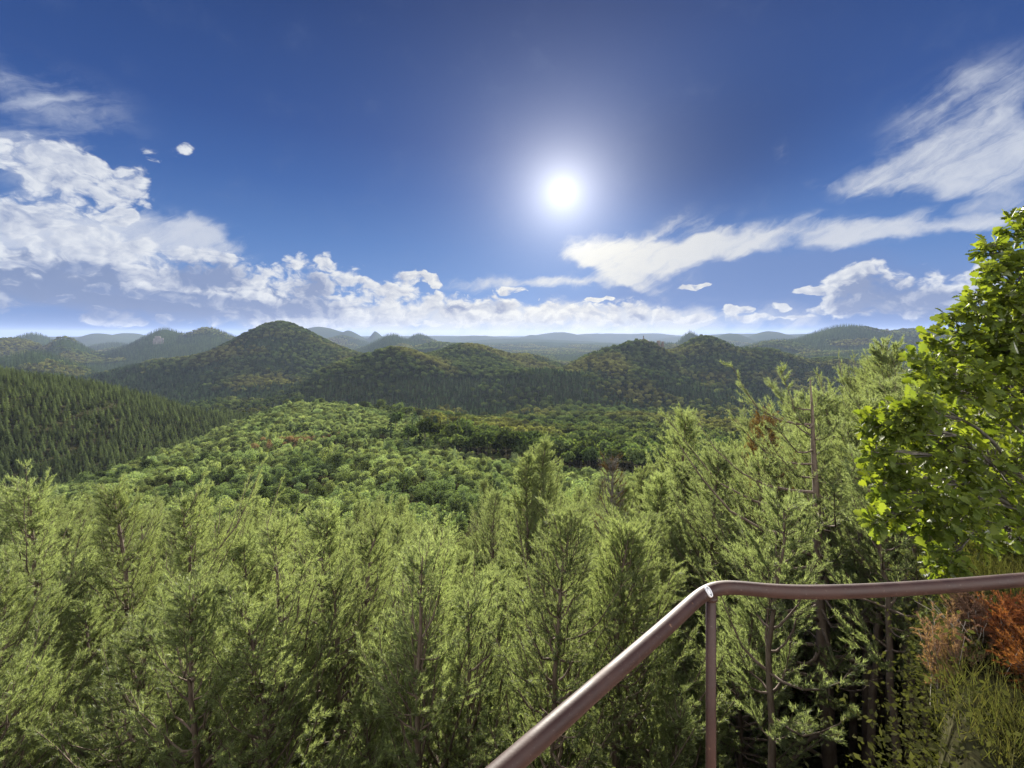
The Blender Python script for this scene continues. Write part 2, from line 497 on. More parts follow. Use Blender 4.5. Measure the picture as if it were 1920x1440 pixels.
P = np.array(P); D = np.array(D); ok = ~((P[:, 1] < -0.1) & (np.abs(P[:, 0]) < 0.7)); P, D = P[ok], D[ok]
p = np.repeat(P, 26, 0); d = np.repeat(D, 26, 0)
a_, b_ = rot_frame(d, rng)
blades(cg, p + unit(d) * rng.uniform(-0.1, 0.05, len(p))[:, None], unit(d) + a_ * rng.uniform(0.35, 1.05, len(p))[:, None], 0.09, 0.0095, rng)
PINE_TALL = (tg.mesh('tall_trunk', MAT_BARK, smooth=True), cg.mesh('tall_crown', MAT_NEEDLE))


# ------------------------------------------------------------------ trees of the wood, one mesh each
def broad_mesh(seed, mat, H=5.0, R=2.0, n=520, size=0.42, lumps=13, bark=True, flat=0.8):
    rng = np.random.default_rng(seed)
    g = Geo()
    zc = H - R * flat
    cs, rs = [np.array([0, 0, zc])], [R * 0.72]
    for i in range(lumps):
        a = rng.uniform(0, 2 * np.pi); e = rng.uniform(-0.5, 1.0)
        rr = R * rng.uniform(0.35, 0.85)
        cs.append(np.array([math.cos(a) * rr * math.cos(e * 1.2), math.sin(a) * rr * math.cos(e * 1.2), zc + math.sin(e * 1.2) * R * flat * 0.62]))
        rs.append(R * rng.uniform(0.26, 0.46))
    cs = np.array(cs); rs = np.array(rs)
    k = rng.choice(len(cs), n, p=rs ** 2 / (rs ** 2).sum())
    d = unit(rng.normal(size=(n, 3)) + np.array([0, 0, 0.25]))
    c = cs[k] + d * (rs[k] * rng.uniform(0.6, 1.22, n))[:, None] * np.array([1, 1, flat + 0.1])
    leaf_quads(g, c, d + rng.normal(0, 0.55, (n, 3)), size, rng, 0)
    if bark:
        tube(g, [[0, 0, 0], [0.05 * R, 0, zc * 0.6], [0, 0.05 * R, zc]], [0.035 * R, 0.028 * R, 0.015 * R], 5, 1)
    return g.mesh('broadleaf', [mat, MAT_BARK_GREY] if bark else mat)


def spruce_mesh(seed, mat, H=12.0, R=1.9, tiers=17, per=11, bark=True, droop=0.35):
    rng = np.random.default_rng(seed)
    g = Geo()
    V = []
    for t in range(tiers):
        f = (t + rng.uniform(0, 0.6)) / tiers
        z = H * (0.10 + 0.90 * f); L = R * (1 - f) ** 0.85 * rng.uniform(0.8, 1.15) + 0.08
        m_ = max(4, int(per * (1 - 0.5 * f)))
        a = rng.uniform(0, 6.28) + np.arange(m_) * 2 * np.pi / m_ + rng.normal(0, 0.15, m_)
        for ai in a:
            l = L * rng.uniform(0.7, 1.15); wd = 0.20 * l + 0.10
            h = np.array([math.cos(ai), math.sin(ai), 0]); s = np.array([-h[1], h[0], 0])
            up = H / tiers * rng.uniform(0.5, 1.1)
            o = np.array([0, 0, z + up * 0.7]); e = h * l + np.array([0, 0, z - droop * l + 0.25 * l * f])
            mid = h * l * 0.62 + np.array([0, 0, z + 0.05])
            V += [o, mid + s * wd, e, mid - s * wd]
    V = np.array(V); i = np.arange(len(V)).reshape(-1, 4)
    g.add(V, i, None, 0)
    if bark:
        tube(g, [[0, 0, 0], [0, 0, H * 0.5], [0, 0, H * 0.97]], [0.012 * H, 0.008 * H, 0.002 * H], 5, 1)
    return g.mesh('spruce', [mat, MAT_BARK_GREY] if bark else mat)


def woodpine_mesh(seed, mat, H=14.0, R=2.4, n=150, size=0.9):
    """round-topped pine of the valley woods: bare stem, clumped crown"""
    rng = np.random.default_rng(seed)
    g = Geo()
    f = rng.uniform(0, 1, n) ** 0.8
    a = rng.uniform(0, 6.28, n)
    rr = R * np.sqrt(np.clip(1 - (f * 1.02 - 0.12) ** 2, 0.02, 1)) * (1 - f * 0.45) * rng.uniform(0.55, 1.05, n)
    c = np.stack([np.cos(a) * rr, np.sin(a) * rr, H * (0.42 + 0.58 * f)], -1)
    leaf_quads(g, c, np.stack([np.cos(a), np.sin(a), 0.5 + f], -1) + rng.normal(0, 0.5, (n, 3)), size, rng, 0)
    tube(g, [[0, 0, 0], [0, 0, H * 0.5], [0, 0, H * 0.9]], [0.013 * H, 0.010 * H, 0.004 * H], 5, 1)
    return g.mesh('wood_pine', [mat, MAT_BARK])


YOUNG = [broad_mesh(100 + i, MAT_YOUNG, 5.2 + 0.5 * (i % 2), 1.7 + 0.3 * (i % 3), 900, 0.27, 9 + 2 * i, flat=(0.8, 1.1, 0.9, 1.25, 0.8, 1.0)[i]) for i in range(5)]
YOUNG.append(spruce_mesh(139, MAT_YOUNG, 6.2, 1.3, 12, 12))
RUSTY = [broad_mesh(120 + i, MAT_RUST, 5.0, 1.6, 260, 0.36, 10) for i in range(2)]
SPRUCE = [spruce_mesh(140 + i, MAT_SPRUCE, 8.0, 1.75 + 0.2 * (i % 3), 13, 11) for i in range(6)]
BROAD = [broad_mesh(160 + i, MAT_BROAD, 15.0, 5.0, 420, 1.15, 13, flat=0.7) for i in range(6)]
WPINE = [woodpine_mesh(180 + i, MAT_CONIFER) for i in range(4)]
CONIF = [spruce_mesh(190 + i, MAT_CONIFER, 19.0, 3.0, 12, 8) for i in range(4)]
FARB = [broad_mesh(200 + i, MAT_BROAD, 14.0, 5.2, 90, 2.3, 8, bark=False, flat=0.65) for i in range(4)]
FARC = [spruce_mesh(210 + i, MAT_CONIFER, 19.0, 3.2, 7, 6, bark=False) for i in range(3)]
# ------------------------------------------------------------------ the woods
def scatter_points(rmin, rmax, spacing, amax, rng):
    """jittered grid in a wedge ahead of the viewer"""
    xs = np.arange(-rmax, rmax, spacing); ys = np.arange(0, rmax, spacing)
    X, Y = np.meshgrid(xs, ys)
    X = X + np.where((np.arange(len(ys)) % 2)[:, None] == 1, spacing / 2, 0)
    X = X.ravel(); Y = Y.ravel()
    X = X + rng.uniform(-0.42, 0.42, len(X)) * spacing; Y = Y + rng.uniform(-0.42, 0.42, len(Y)) * spacing
    r = np.hypot(X, Y); a = np.abs(np.arctan2(X, Y))
    k = (r >= rmin) & (r < rmax) & (a < amax)
    return X[k], Y[k]


def forest(name, protos, pts, scl, idx, rot, label, cat):
    """one stuff object: a tree stands on every point"""
    me = bpy.data.meshes.new(name)
    me.vertices.add(len(pts)); me.vertices.foreach_set('co', np.asarray(pts, np.float32).ravel())
    for nm, typ, arr in (('size', 'FLOAT', scl), ('turn', 'FLOAT', rot), ('kind_index', 'INT', idx)):
        at_ = me.attributes.new(nm, typ, 'POINT')
        at_.data.foreach_set('value', np.asarray(arr, np.int32 if typ == 'INT' else np.float32))
    o = link(name, me)
    cl = bpy.data.collections.new(name + '_trees')
    for i, m_ in enumerate(protos):
        po = bpy.data.objects.new('%s_tree_%02d' % (name, i), m_); cl.objects.link(po)
    gt = bpy.data.node_groups.new(name, 'GeometryNodeTree')
    gt.interface.new_socket('Geometry', in_out='INPUT', socket_type='NodeSocketGeometry')
    gt.interface.new_socket('Geometry', in_out='OUTPUT', socket_type='NodeSocketGeometry')
    N = gt.nodes; L = gt.links
    gi = N.new('NodeGroupInput'); go = N.new('NodeGroupOutput')
    ci = N.new('GeometryNodeCollectionInfo'); ci.inputs['Collection'].default_value = cl
    ci.inputs['Separate Children'].default_value = True; ci.inputs['Reset Children'].default_value = True
    ip = N.new('GeometryNodeInstanceOnPoints'); ip.inputs['Pick Instance'].default_value = True

    def attr(nm, typ):
        nd = N.new('GeometryNodeInputNamedAttribute'); nd.data_type = typ; nd.inputs['Name'].default_value = nm
        return nd.outputs[0]
    cx = N.new('ShaderNodeCombineXYZ'); L.new(attr('turn', 'FLOAT'), cx.inputs[2])
    L.new(gi.outputs[0], ip.inputs['Points']); L.new(ci.outputs[0], ip.inputs['Instance'])
    L.new(attr('kind_index', 'INT'), ip.inputs['Instance Index'])
    L.new(cx.outputs[0], ip.inputs['Rotation']); L.new(attr('size', 'FLOAT'), ip.inputs['Scale'])
    L.new(ip.outputs[0], go.inputs[0])
    md = o.modifiers.new('trees', 'NODES'); md.node_group = gt
    tag(o, label, cat, kind='stuff')
    return o


rng = np.random.default_rng(21)
# skyline of the pines below the lookout, seen from the viewer's place
TOPX = [0, 200, 420, 620, 800, 900, 1000, 1080, 1200, 1300, 1400, 1500, 1600, 1700, 1920]
TOPY = [872, 898, 925, 930, 915, 895, 862, 890, 868, 835, 815, 768, 705, 665, 650]
AM = math.radians(55)
# --- slope, spur and gully: 46 to 500 m, small trees
X, Y = scatter_points(40, 520, 2.5, AM, rng)
Z = ground(X, Y); Rr = np.hypot(X, Y)
xg = np.interp(Y, [100, 170, 270, 390, 520], [-150, -205, -228, -250, -250])
is_spruce = (X < xg - 2 + 6 * vnoise(X, Y, 20, 31)) & (Y > 85)
keep = visible(X, Y, Z + 6.0, 0.012)
# a ride through the spruce
ride = is_spruce & (np.abs((X + 290) + 0.35 * (Y - 300)) < 1.7) & (Y > 250) & (Y < 330)
fuzz_ = 22 * vnoise(X, Y, 35, 34) + rng.normal(0, 11, len(X))
big_valley = (~is_spruce) & (X + fuzz_ > -0.20 * Y + 25) & (Y > 190 + 25 * vnoise(X, Y, 60, 33))
past = (~is_spruce) & (Y + fuzz_ > 455)
keep &= ~ride & ~big_valley & ~past
X, Y, Z, Rr, is_spruce = X[keep], Y[keep], Z[keep], Rr[keep], is_spruce[keep]
ydg = ~is_spruce
thin = rng.random(len(X)) < np.where(is_spruce, 0.9, np.where(vnoise(X, Y, 14, 61) > -0.35, 0.9, 0.45))
X, Y, Z, Rr, is_spruce = X[thin], Y[thin], Z[thin], Rr[thin], is_spruce[thin]
pxs = 960 + X / Y * F

young = np.where(~is_spruce)[0]; spr = np.where(is_spruce)[0]
s_y = np.where(rng.random(len(X)) < 0.05, 1.4, 1.0) * rng.uniform(0.42, 0.95, len(X)) * np.where(Rr < 120, 0.95, 1.0)
s_s = 0.34 + 0.62 * rng.random(len(X)) ** 1.2
rust_at = at(575, 842, 215)
near_rust = np.hypot(X - rust_at[0], (Y - rust_at[1]) * 0.6)
rusty = (~is_spruce) & (near_rust < 20) & (rng.random(len(X)) < 0.5)


def take(sel, n_, proto, base_name, cat, grp, lab, sc_, sink=0.25):
    """the n_ nearest of a kind become objects of their own; the rest are returned"""
    order = sel[np.argsort(Rr[sel])]
    for q, i in enumerate(order[:n_]):
        o = link(base_name, proto[int(rng.integers(len(proto)))])
        o.location = (X[i], Y[i], Z[i] - sink); o.rotation_euler = (0, 0, rng.uniform(0, 6.28))
        s = sc_[i]; o.scale = (s, s, s * rng.uniform(0.9, 1.15))
        tag(o, lab(i), cat, grp)
    return order[n_:]


inview = (np.abs(X / Y) < 1.16) & visible(X, Y, Z + 4.5, 0.0)
shows = (HOR - (Z + 4.2 * s_y) / Y * F) < np.interp(pxs, TOPX, TOPY) + 4
yv = young[inview[young] & ~rusty[young] & shows[young]]
rest_y = take(yv, 300, YOUNG[:5], 'young_broadleaf_tree', 'tree', 'young broadleaf trees on the spur',
              lambda i: 'small light green broadleaf tree in the dense thicket just beyond the pines', s_y)
ru = np.where(rusty)[0]
take(ru, 60, RUSTY, 'withered_tree', 'tree', 'rust brown trees on the spur', lambda i: 'small rust brown withered tree in the reddish patch among green trees on the spur', s_y)
sv = spr[inview[spr]]
rest_s = take(sv, 300, SPRUCE, 'spruce_tree', 'tree', 'spruces at the near edge of the dark slope',
              lambda i: 'pointed dark green spruce at the foot of the dense spruce slope beyond the gully', s_s)
yo = np.setdiff1d(young, np.concatenate([yv[np.argsort(Rr[yv])][:300], ru]))
so_ = np.setdiff1d(spr, sv[np.argsort(Rr[sv])][:300])


def pts_of(i, sink=0.25): return np.stack([X[i], Y[i], Z[i] - sink], -1)


forest('broadleaf_thicket', YOUNG, pts_of(yo), s_y[yo], np.where(rng.random(len(yo)) < 0.05, 5, rng.integers(0, 5, len(yo))), rng.uniform(0, 6.28, len(yo)),
       'light green thicket of young broadleaf trees covering the rounded spur', 'thicket')
forest('spruce_forest', SPRUCE, pts_of(so_), s_s[so_], rng.integers(0, 6, len(so_)), rng.uniform(0, 6.28, len(so_)),
       'dense dark green spruce forest on the steep slope at the left', 'forest')

# --- valley and middle hills, 190 to 1500 m
X, Y = scatter_points(190, 1500, 7.4, AM, rng)
Z = ground(X, Y); Rr = np.hypot(X, Y)
xg = np.interp(Y, [100, 170, 270, 390, 520], [-150, -205, -228, -250, -250])
fz_ = 22 * vnoise(X, Y, 35, 34) + rng.normal(0, 14, len(X)) + 12
inner = (Y + fz_ < 455) & (X + fz_ < -0.20 * Y + 25) | (Y < 520) & (X < xg)
inner |= (Y <= 190 + 25 * vnoise(X, Y, 60, 33))
keep = ~inner & visible(X, Y, Z + 17.0, 0.006) & (rng.random(len(X)) < 0.95)
X, Y, Z, Rr = X[keep], Y[keep], Z[keep], Rr[keep]
hgt = Z - BASE
con = 0.46 + 0.75 * vnoise(X, Y, 170, 41) + 0.5 * vnoise(X, Y, 60, 42) + rng.normal(0, 0.22, len(X)) - 0.0016 * np.clip(hgt, 0, 90)
pxs = 960 + X / Y * F; pys = HOR - Z / Y * F
con = np.where((pxs > 560) & (pxs < 1000) & (pys < 715) & (Y > 650), con - 0.55, con)      # yellow-green beech hill in the middle
con = np.where((pxs > 200) & (pxs < 1350) & (Y > 480) & (Y < 700), con + 0.02, con)          # dark conifers of the valley floor
con = np.where((pxs < 260) & (Y > 700), con + 0.45, con)
con = np.where((pxs > 1240) & (Y > 450) & (Y < 760), con + 0.25, con)
conif = con > 0.5
narrow = conif & (vnoise(X, Y, 140, 43) + rng.normal(0, 0.3, len(X)) > 0.35)
spot = rng.random(len(X))
edge_ = (Y < 520) & (rng.random(len(X)) < 0.25); conif &= ~edge_; narrow &= ~edge_
VB = BROAD + WPINE + CONIF
idx = np.where(~conif, rng.integers(0, 6, len(X)), np.where(narrow, 10 + rng.integers(0, 4, len(X)), 6 + rng.integers(0, 4, len(X))))
sc_ = rng.uniform(0.65, 1.15, len(X)) * np.where(conif, 0.95, 0.95)
forest('valley_forest', VB, np.stack([X, Y, Z - 0.6], -1), sc_, idx, rng.uniform(0, 6.28, len(X)),
       'mixed conifer and beech forest covering the valley and the rounded middle hills', 'forest')
N_MID = len(X)
# --- far hills, 1500 to 4600 m
FX, FY, FZ = [], [], []
for a_, b_, s_ in ((1500, 2600, 9.5), (2600, 4600, 13.0)):
    X, Y = scatter_points(a_, b_, s_, AM, rng)
    Z = ground(X, Y)
    keep = visible(X, Y, Z + 16.0, 0.002)
    FX.append(X[keep]); FY.append(Y[keep]); FZ.append(Z[keep])
X, Y, Z = map(np.concatenate, (FX, FY, FZ))
con = 0.45 + 0.8 * vnoise(X, Y, 300, 51) + 0.4 * vnoise(X, Y, 110, 52)
pxs = 960 + X / Y * F
con = np.where(pxs < 460, con + 0.3, con)
conif = con > 0.5
idx = np.where(conif, 4 + rng.integers(0, 3, len(X)), rng.integers(0, 4, len(X)))
sc_ = rng.uniform(0.7, 1.15, len(X)) * np.where(Y > 2600, 1.15, 1.0)
forest('distant_forest', FARB + FARC, np.stack([X, Y, Z - 0.8], -1), sc_, idx, rng.uniform(0, 6.28, len(X)),
       'far blue-green forest covering the distant hills below the horizon', 'forest')
print('trees in the woods', len(yo), len(so_), N_MID, len(X))
# ------------------------------------------------------------------ pines below the lookout, every tree a thing of trunk and crown
tg, cg = pine_parts(seed=51, H=10, Rmax=1.7, nb=4, base=0.5, open_=0.15)
PINE_BARE = (tg.mesh('bare_trunk', MAT_BARK, smooth=True), cg.mesh('bare_crown', MAT_NEEDLE))
rng = np.random.default_rng(77)
placed = []


def pine(x, y, H, proto, label, cat='pine', group='pines below the lookout', name='pine_tree', rz=None, wide=1.0):
    z = float(ground(x, y)) - 0.15
    root = empty(name, (x, y, z), rng.uniform(0, 6.28) if rz is None else rz)
    s = H / 10.0; root.scale = (s * wide, s * wide, s)
    link('trunk', proto[0], root); link('crown', proto[1], root)
    tag(root, label, cat, group)
    placed.append((x, y))
    return root


HEROES = [(1532, 712, 11.5), (1272, 782, 25.0), (1018, 842, 26.0), (985, 868, 24.0), (1165, 872, 21.0), (1434, 770, 17.0), (597, 965, 13.5), (225, 935, 16.0), (365, 948, 15.0), (75, 905, 18.0), (840, 990, 14.0), (1330, 850, 16.0)]


def lowest_top(px, y):
    """keeps the view to the trees that stand out free: py above which a tree here may not rise"""
    t = 0.0
    for hx, hy, hY in HEROES:
        dx = abs(px - hx)
        if y < hY and dx < 34: t = max(t, hy + 150 - dx * 2.0)
        elif dx < 60: t = max(t, hy + 45 - dx * 0.7)
    return t


def hero(px, py, Y, proto, label, **kw):
    p = at(px, py, Y)
    H = p[2] - (float(ground(p[0], p[1])) - 0.15)
    return pine(p[0], p[1], H, proto, label, **kw)


hero(1565, 712, 11.5, PINE_TALL, 'tallest pine with bare reddish trunk and long low limbs beside the oak', rz=0.0, group=None).rotation_euler = (0, math.radians(-4), 0)
hero(1690, 655, 17.0, PINE[0], 'grey-green bushy pine whose top shows against the far hill behind the oak', group=None)
hero(1640, 690, 20.0, PINE[4], 'pine directly behind and left of the highest grey-green pine top', group=None)
hero(1272, 782, 25.0, PINE[5], 'tall slim pine with a bare dark trunk standing out against the valley', group=None)
hero(1018, 842, 26.0, PINE[3], 'dark slender pine rising above its neighbours in the centre', group=None)
hero(985, 868, 24.0, PINE[3], 'slim pine touching the dark slender central pine', group=None)
hero(1165, 872, 21.0, PINE_DEAD, 'grey leafless dead conifer with fine bare branches among green pines', cat='dead tree', name='dead_tree', group=None)
hero(1434, 770, 17.0, PINE_RUST, 'thin rusty brown withered conifer among the pines left of the tallest pine', name='withered_pine', group=None)
hero(597, 965, 13.5, PINE[5], 'pine with a long dark visible trunk at the bottom left of centre', group=None)
hero(225, 935, 16.0, PINE[2], 'broad pine with open crown and thin trunk before the spruce slope', group=None)
hero(365, 948, 15.0, PINE[4], 'yellow-green lopsided pine right of the broad open-crowned pine', group=None)
hero(75, 905, 18.0, PINE[1], 'narrow pine rising before the foot of the spruce slope at the edge of the view', group=None)
hero(840, 990, 14.0, PINE[1], 'narrow pine in front of the dark slender central pine', group=None)
hero(1330, 850, 16.0, PINE[0], 'full pine standing between the slim bare-trunked pine and the railing', group=None)
for px, py, Y in ((1625, 760, 12.5), (1668, 770, 13.5), (1705, 740, 12.0), (1738, 760, 14.0), (1770, 740, 11.5), (1650, 800, 15.5), (1695, 790, 16.0), (1600, 800, 14.5), (1810, 720, 12.5), (1760, 780, 16.5), (1860, 700, 12.0), (1900, 700, 14.0), (1630, 850, 10.5), (1720, 830, 10.0), (1800, 820, 10.2), (1560, 830, 14.0), (1440, 930, 8.2), (1690, 880, 8.5), (1745, 870, 8.8)):
    hero(px, py, Y, PINE_BARE, 'dark bare-stemmed pine in the shaded stand behind the oak', group='bare-stemmed pines behind the oak')


def stand_label(x, y, H):
    px = 960 + x / y * F
    where = ('below the spruce slope' if px < 430 else 'below the light green spur' if px < 900 else 'below the broad valley' if px < 1300 else 'around the tallest pine')
    row = 'front row' if y < 17 else 'middle rows' if y < 29 else 'back row'
    return 'yellow-green young pine in the %s of the stand %s' % (row, where)


# the wall of taller pines that climbs towards the oak
for q in range(42):
    px = 1150 + 430 * ((q * 0.618034) % 1.0); y = rng.uniform(14.5, 25)
    if px > 1440: y = rng.uniform(14.5, 22)
    x = (px - 960) / F * y
    if any((x - a) ** 2 + (y - b) ** 2 < 1.3 ** 2 for a, b in placed): continue
    py = float(np.interp(px, TOPX, TOPY)) + rng.uniform(-4, 46)
    py = max(py, lowest_top(px, y))
    H = (HOR - py) / F * y - float(ground(x, y)) + 0.15
    pine(x, y, H, PINE[int(rng.integers(9))], 'tall airy olive-green pine in the wall of pines climbing towards the oak', group='pines climbing towards the oak', wide=min(1.15, 9.5 / H + 0.25))
stand = []
tries = 0
while len(stand) < 1150 and tries < 90000:
    tries += 1
    y = 8.2 + 42 * rng.random() ** 0.75; x = rng.uniform(-1.32, 1.3) * y
    px = 960 + x / y * F
    if px > 1450 and y < 7.5: continue
    if 1390 < px < 1700 and y < 14.5: continue
    d = 0.95 + 0.030 * y
    if any((x - a) ** 2 + (y - b) ** 2 < d * d for a, b in placed): continue
    gz = float(ground(x, y)); tpy = float(np.interp(px, TOPX, TOPY))
    tpy = max(tpy + rng.uniform(2, 70) + (50 if y < 14 else 0), lowest_top(px, y))
    zmax = (HOR - tpy) / F * y
    H = rng.uniform(4.6, 10.5) + (1.5 if y > 30 else 0)
    H = min(H, zmax - gz)
    if px > 1050 and y > 18: H = zmax - gz - rng.uniform(0, 3)
    if H < 2.6: continue
    H = min(H, 18)
    placed.append((x, y)); stand.append((y, x, H, int(rng.integers(9)), rng.uniform(0, 6.28)))
stand.sort()
# the pines that show largest stand on their own; those farther back, one behind the other, are one thicket
for y, x, H, k, rz in stand[:262]:
    placed.pop(); pine(x, y, H, PINE[k], stand_label(x, y, H), wide=min(1.2, 8.0 / H + 0.18), rz=rz)
back = stand[262:]


def joined(pair, name):
    g = Geo()
    for m_i, me in enumerate(pair):
        v = np.zeros(len(me.vertices) * 3, np.float32); me.vertices.foreach_get('co', v)
        ls = np.zeros(len(me.polygons), np.int32); me.polygons.foreach_get('loop_total', ls)
        st = np.zeros(len(me.polygons), np.int32); me.polygons.foreach_get('loop_start', st)
        li = np.zeros(len(me.loops), np.int32); me.loops.foreach_get('vertex_index', li)
        q4 = st[ls == 4]; t3 = st[ls == 3]
        g.add(v, li[q4[:, None] + np.arange(4)] if len(q4) else None, li[t3[:, None] + np.arange(3)] if len(t3) else None, m_i)
    return g.mesh(name, [MAT_BARK, MAT_NEEDLE])


if back:
    B_ = np.array(back)
    zb = ground(B_[:, 1], B_[:, 0]) - 0.15
    forest('pine_thicket', [joined(p_, 'thicket_pine') for p_ in PINE], np.stack([B_[:, 1], B_[:, 0], zb], -1), B_[:, 2] / 10.0, B_[:, 3].astype(int), B_[:, 4],
           'unbroken yellow-green pine thicket behind the nearest rows of pines', 'thicket')
print('pines', len(stand), 'behind', len(back))
N_NEAR = len(placed)

# ------------------------------------------------------------------ undergrowth on the slope
g = Geo(); k = 5200
ux = rng.uniform(-1.3, 1.3, k); uy = 3.6 + 44 * rng.random(k) ** 0.9; ux = ux * uy
ok = ~((ux > 1.5) & (uy < 9)); ux, uy = ux[ok], uy[ok]; k = len(ux)
uz = ground(ux, uy)
T = 9
c = np.repeat(np.stack([ux, uy, uz], -1), T, 0) + rng.normal(0, 0.22, (k * T, 3)) * np.array([1, 1, 0.5]) + np.array([0, 0, 0.3])
leaf_quads(g, c, rng.normal(0, 1, (k * T, 3)) + np.array([0, 0, 1.2]), 0.10, rng)
# denser and finer on the flank of the rock shelf
k = 9000
ux = rng.uniform(1.6, 8.0, k); uy = rng.uniform(1.0, 6.5, k)
uz = ground(ux, uy); ok = (uz < -2.07) & (uz > -7); ux, uy, uz = ux[ok], uy[ok], uz[ok]; k = len(ux); T = 26
c = np.repeat(np.stack([ux, uy, uz], -1), T, 0) + rng.normal(0, 0.16, (k * T, 3)) * np.array([1, 1, 0.7]) + np.array([0, 0, 0.14])
leaf_quads(g, c, rng.normal(0, 1, (k * T, 3)) + np.array([0, 0, 1.0]), 0.022, rng)
MAT_UNDER = leaf_mat('undergrowth', (0.04, 0.06, 0.018), (0.085, 0.10, 0.03), (0.06, 0.05, 0.026), 0.4)
tag(link('undergrowth', g.mesh('undergrowth', MAT_UNDER)), 'low green and brown undergrowth on the slope beneath the pines', 'undergrowth', kind='stuff')

# ------------------------------------------------------------------ the oak
LT = np.array([0, 0.07, 0.15, 0.23, 0.31, 0.42, 0.51, 0.63, 0.71, 0.81, 0.88, 0.95, 1.0])
LW = np.array([0.012, 0.015, 0.09, 0.18, 0.10, 0.26, 0.15, 0.33, 0.19, 0.27, 0.15, 0.13, 0.01])
kk = len(LT)
leaf_v = np.concatenate([np.stack([LT, 0 * LT, -0.16 * LT ** 2], -1),
                         np.stack([LT + LW * 0.22, LW, -0.16 * LT ** 2 + 0.28 * LW], -1),
                         np.stack([LT + LW * 0.22, -LW, -0.16 * LT ** 2 + 0.28 * LW], -1)])
leaf_f = []
for i in range(kk - 1):
    leaf_f.append((i, i + 1, kk + i + 1, kk + i)); leaf_f.append((i, 2 * kk + i, 2 * kk + i + 1, i + 1))
leaf_f = np.array(leaf_f)
OY = 3.75
LOBES = [(1912, 425, 34), (1850, 468, 20), (1868, 505, 28), (1905, 520, 46), (1880, 575, 46), (1822, 575, 34), (1905, 630, 70), (1800, 620, 34), (1850, 660, 66), (1768, 668, 40), (1735, 690, 26), (1900, 740, 96), (1790, 742, 66),
         (1715, 770, 44), (1650, 790, 26), (1690, 800, 40), (1630, 800, 12), (1745, 850, 80), (1850, 870, 104), (1665, 870, 36), (1640, 850, 20), (1720, 925, 52), (1655, 905, 22), (1640, 975, 16), (1675, 968, 24), (1715, 975, 28), (1800, 980, 64), (1900, 1000, 86), (1772, 1050, 32),
         (1840, 1055, 54), (1915, 1090, 40), (1780, 1085, 22), (2010, 560, 120), (2040, 760, 150), (2030, 960, 140), (2120, 880, 150), (2090, 640, 120)]
OAK_BASE = np.array([5.1, 4.2, float(ground(5.1, 4.2)) - 0.1])
oak = empty('oak_tree', OAK_BASE); tag(oak, 'leafy green oak with lobed glossy leaves beside the railing', 'oak')
orng = np.random.default_rng(9)
tg, cg = Geo(), Geo()
tz = np.linspace(0, 2.9, 14)
tp = np.stack([-0.05 * tz + 0.06 * np.sin(tz * 1.7), -0.06 * tz + 0.05 * np.cos(tz * 1.3), tz], -1)
tube(tg, tp, 0.085 * (1 - tz / 3.0) ** 0.7 + 0.008, 10)
LP, LD, LS = [], [], []
for (px, py, r) in LOBES:
    Yl = OY + orng.uniform(-0.12, 0.45) + (0.35 if px > 1960 else 0)
    c0 = at(px, py, Yl) - OAK_BASE
    rm = 0.92 * r / F * Yl
    zb = np.clip(c0[2] - 0.45 * np.hypot(c0[0], c0[1]) - 0.15, 0.3, 2.8)
    b0 = np.array([np.interp(zb, tz, tp[:, q]) for q in range(3)])
    s = np.linspace(0, 1, 9)[:, None]
    bp = b0 * (1 - s) + c0 * s + np.array([0, 0, 0.12]) * np.sin(s * np.pi) * np.linalg.norm(c0 - b0) + orng.normal(0, 0.012, (9, 3)); bp[0] = b0
    Lb = np.linalg.norm(c0 - b0)
    tube(tg, bp, (0.006 + 0.008 * Lb) * (1 - 0.72 * s[:, 0]), 6, cap=False)
    nc_ = int(5 + 285 * rm * rm + 40 * rm)
    d = unit(orng.normal(size=(nc_, 3)))
    rad_ = rm * orng.uniform(0.15, 1.18, nc_) ** 0.7
    cp = c0 + d * rad_[:, None] * np.array([0.82, 0.95, 1.0])
    for q in range(nc_):
        o = bp[int(orng.integers(5, 9))]
        tube(tg, [o, (o + cp[q]) / 2 + orng.normal(0, 0.02, 3) + np.array([0, 0, 0.02]), cp[q]], [0.005, 0.0035, 0.002], 3, cap=False)
        nl = int(orng.integers(5, 9)); axis = unit(d[q] + np.array([0, 0, 0.5]))
        for l in range(nl):
            LP.append(cp[q] + orng.normal(0, 0.018, 3)); LD.append(unit(axis * orng.uniform(0.1, 0.9) + unit(orng.normal(size=3)))); LS.append(orng.uniform(0.072, 0.132))
LP = np.array(LP); LD = np.array(LD); LS = np.array(LS)
nrm = unit(orng.normal(0, 0.55, LP.shape) + np.array([0, -0.25, 0.9]))
yv_ = unit(np.cross(nrm, LD)); zv_ = np.cross(LD, yv_)
bend = orng.uniform(0.3, 2.2, len(LP))
lv = LP[:, None, :] + LS[:, None, None] * (leaf_v[None, :, 0:1] * LD[:, None, :] + leaf_v[None, :, 1:2] * yv_[:, None, :] + leaf_v[None, :, 2:3] * bend[:, None, None] * zv_[:, None, :])
fi = (np.arange(len(LP)) * len(leaf_v))[:, None, None] + leaf_f[None]
cg.add(lv.reshape(-1, 3), fi.reshape(-1, 4))
link('trunk', tg.mesh('oak_trunk', MAT_BARK_GREY, smooth=True), oak)
link('crown', cg.mesh('oak_crown', MAT_OAK, smooth=True), oak)
print('oak leaves', len(LP))

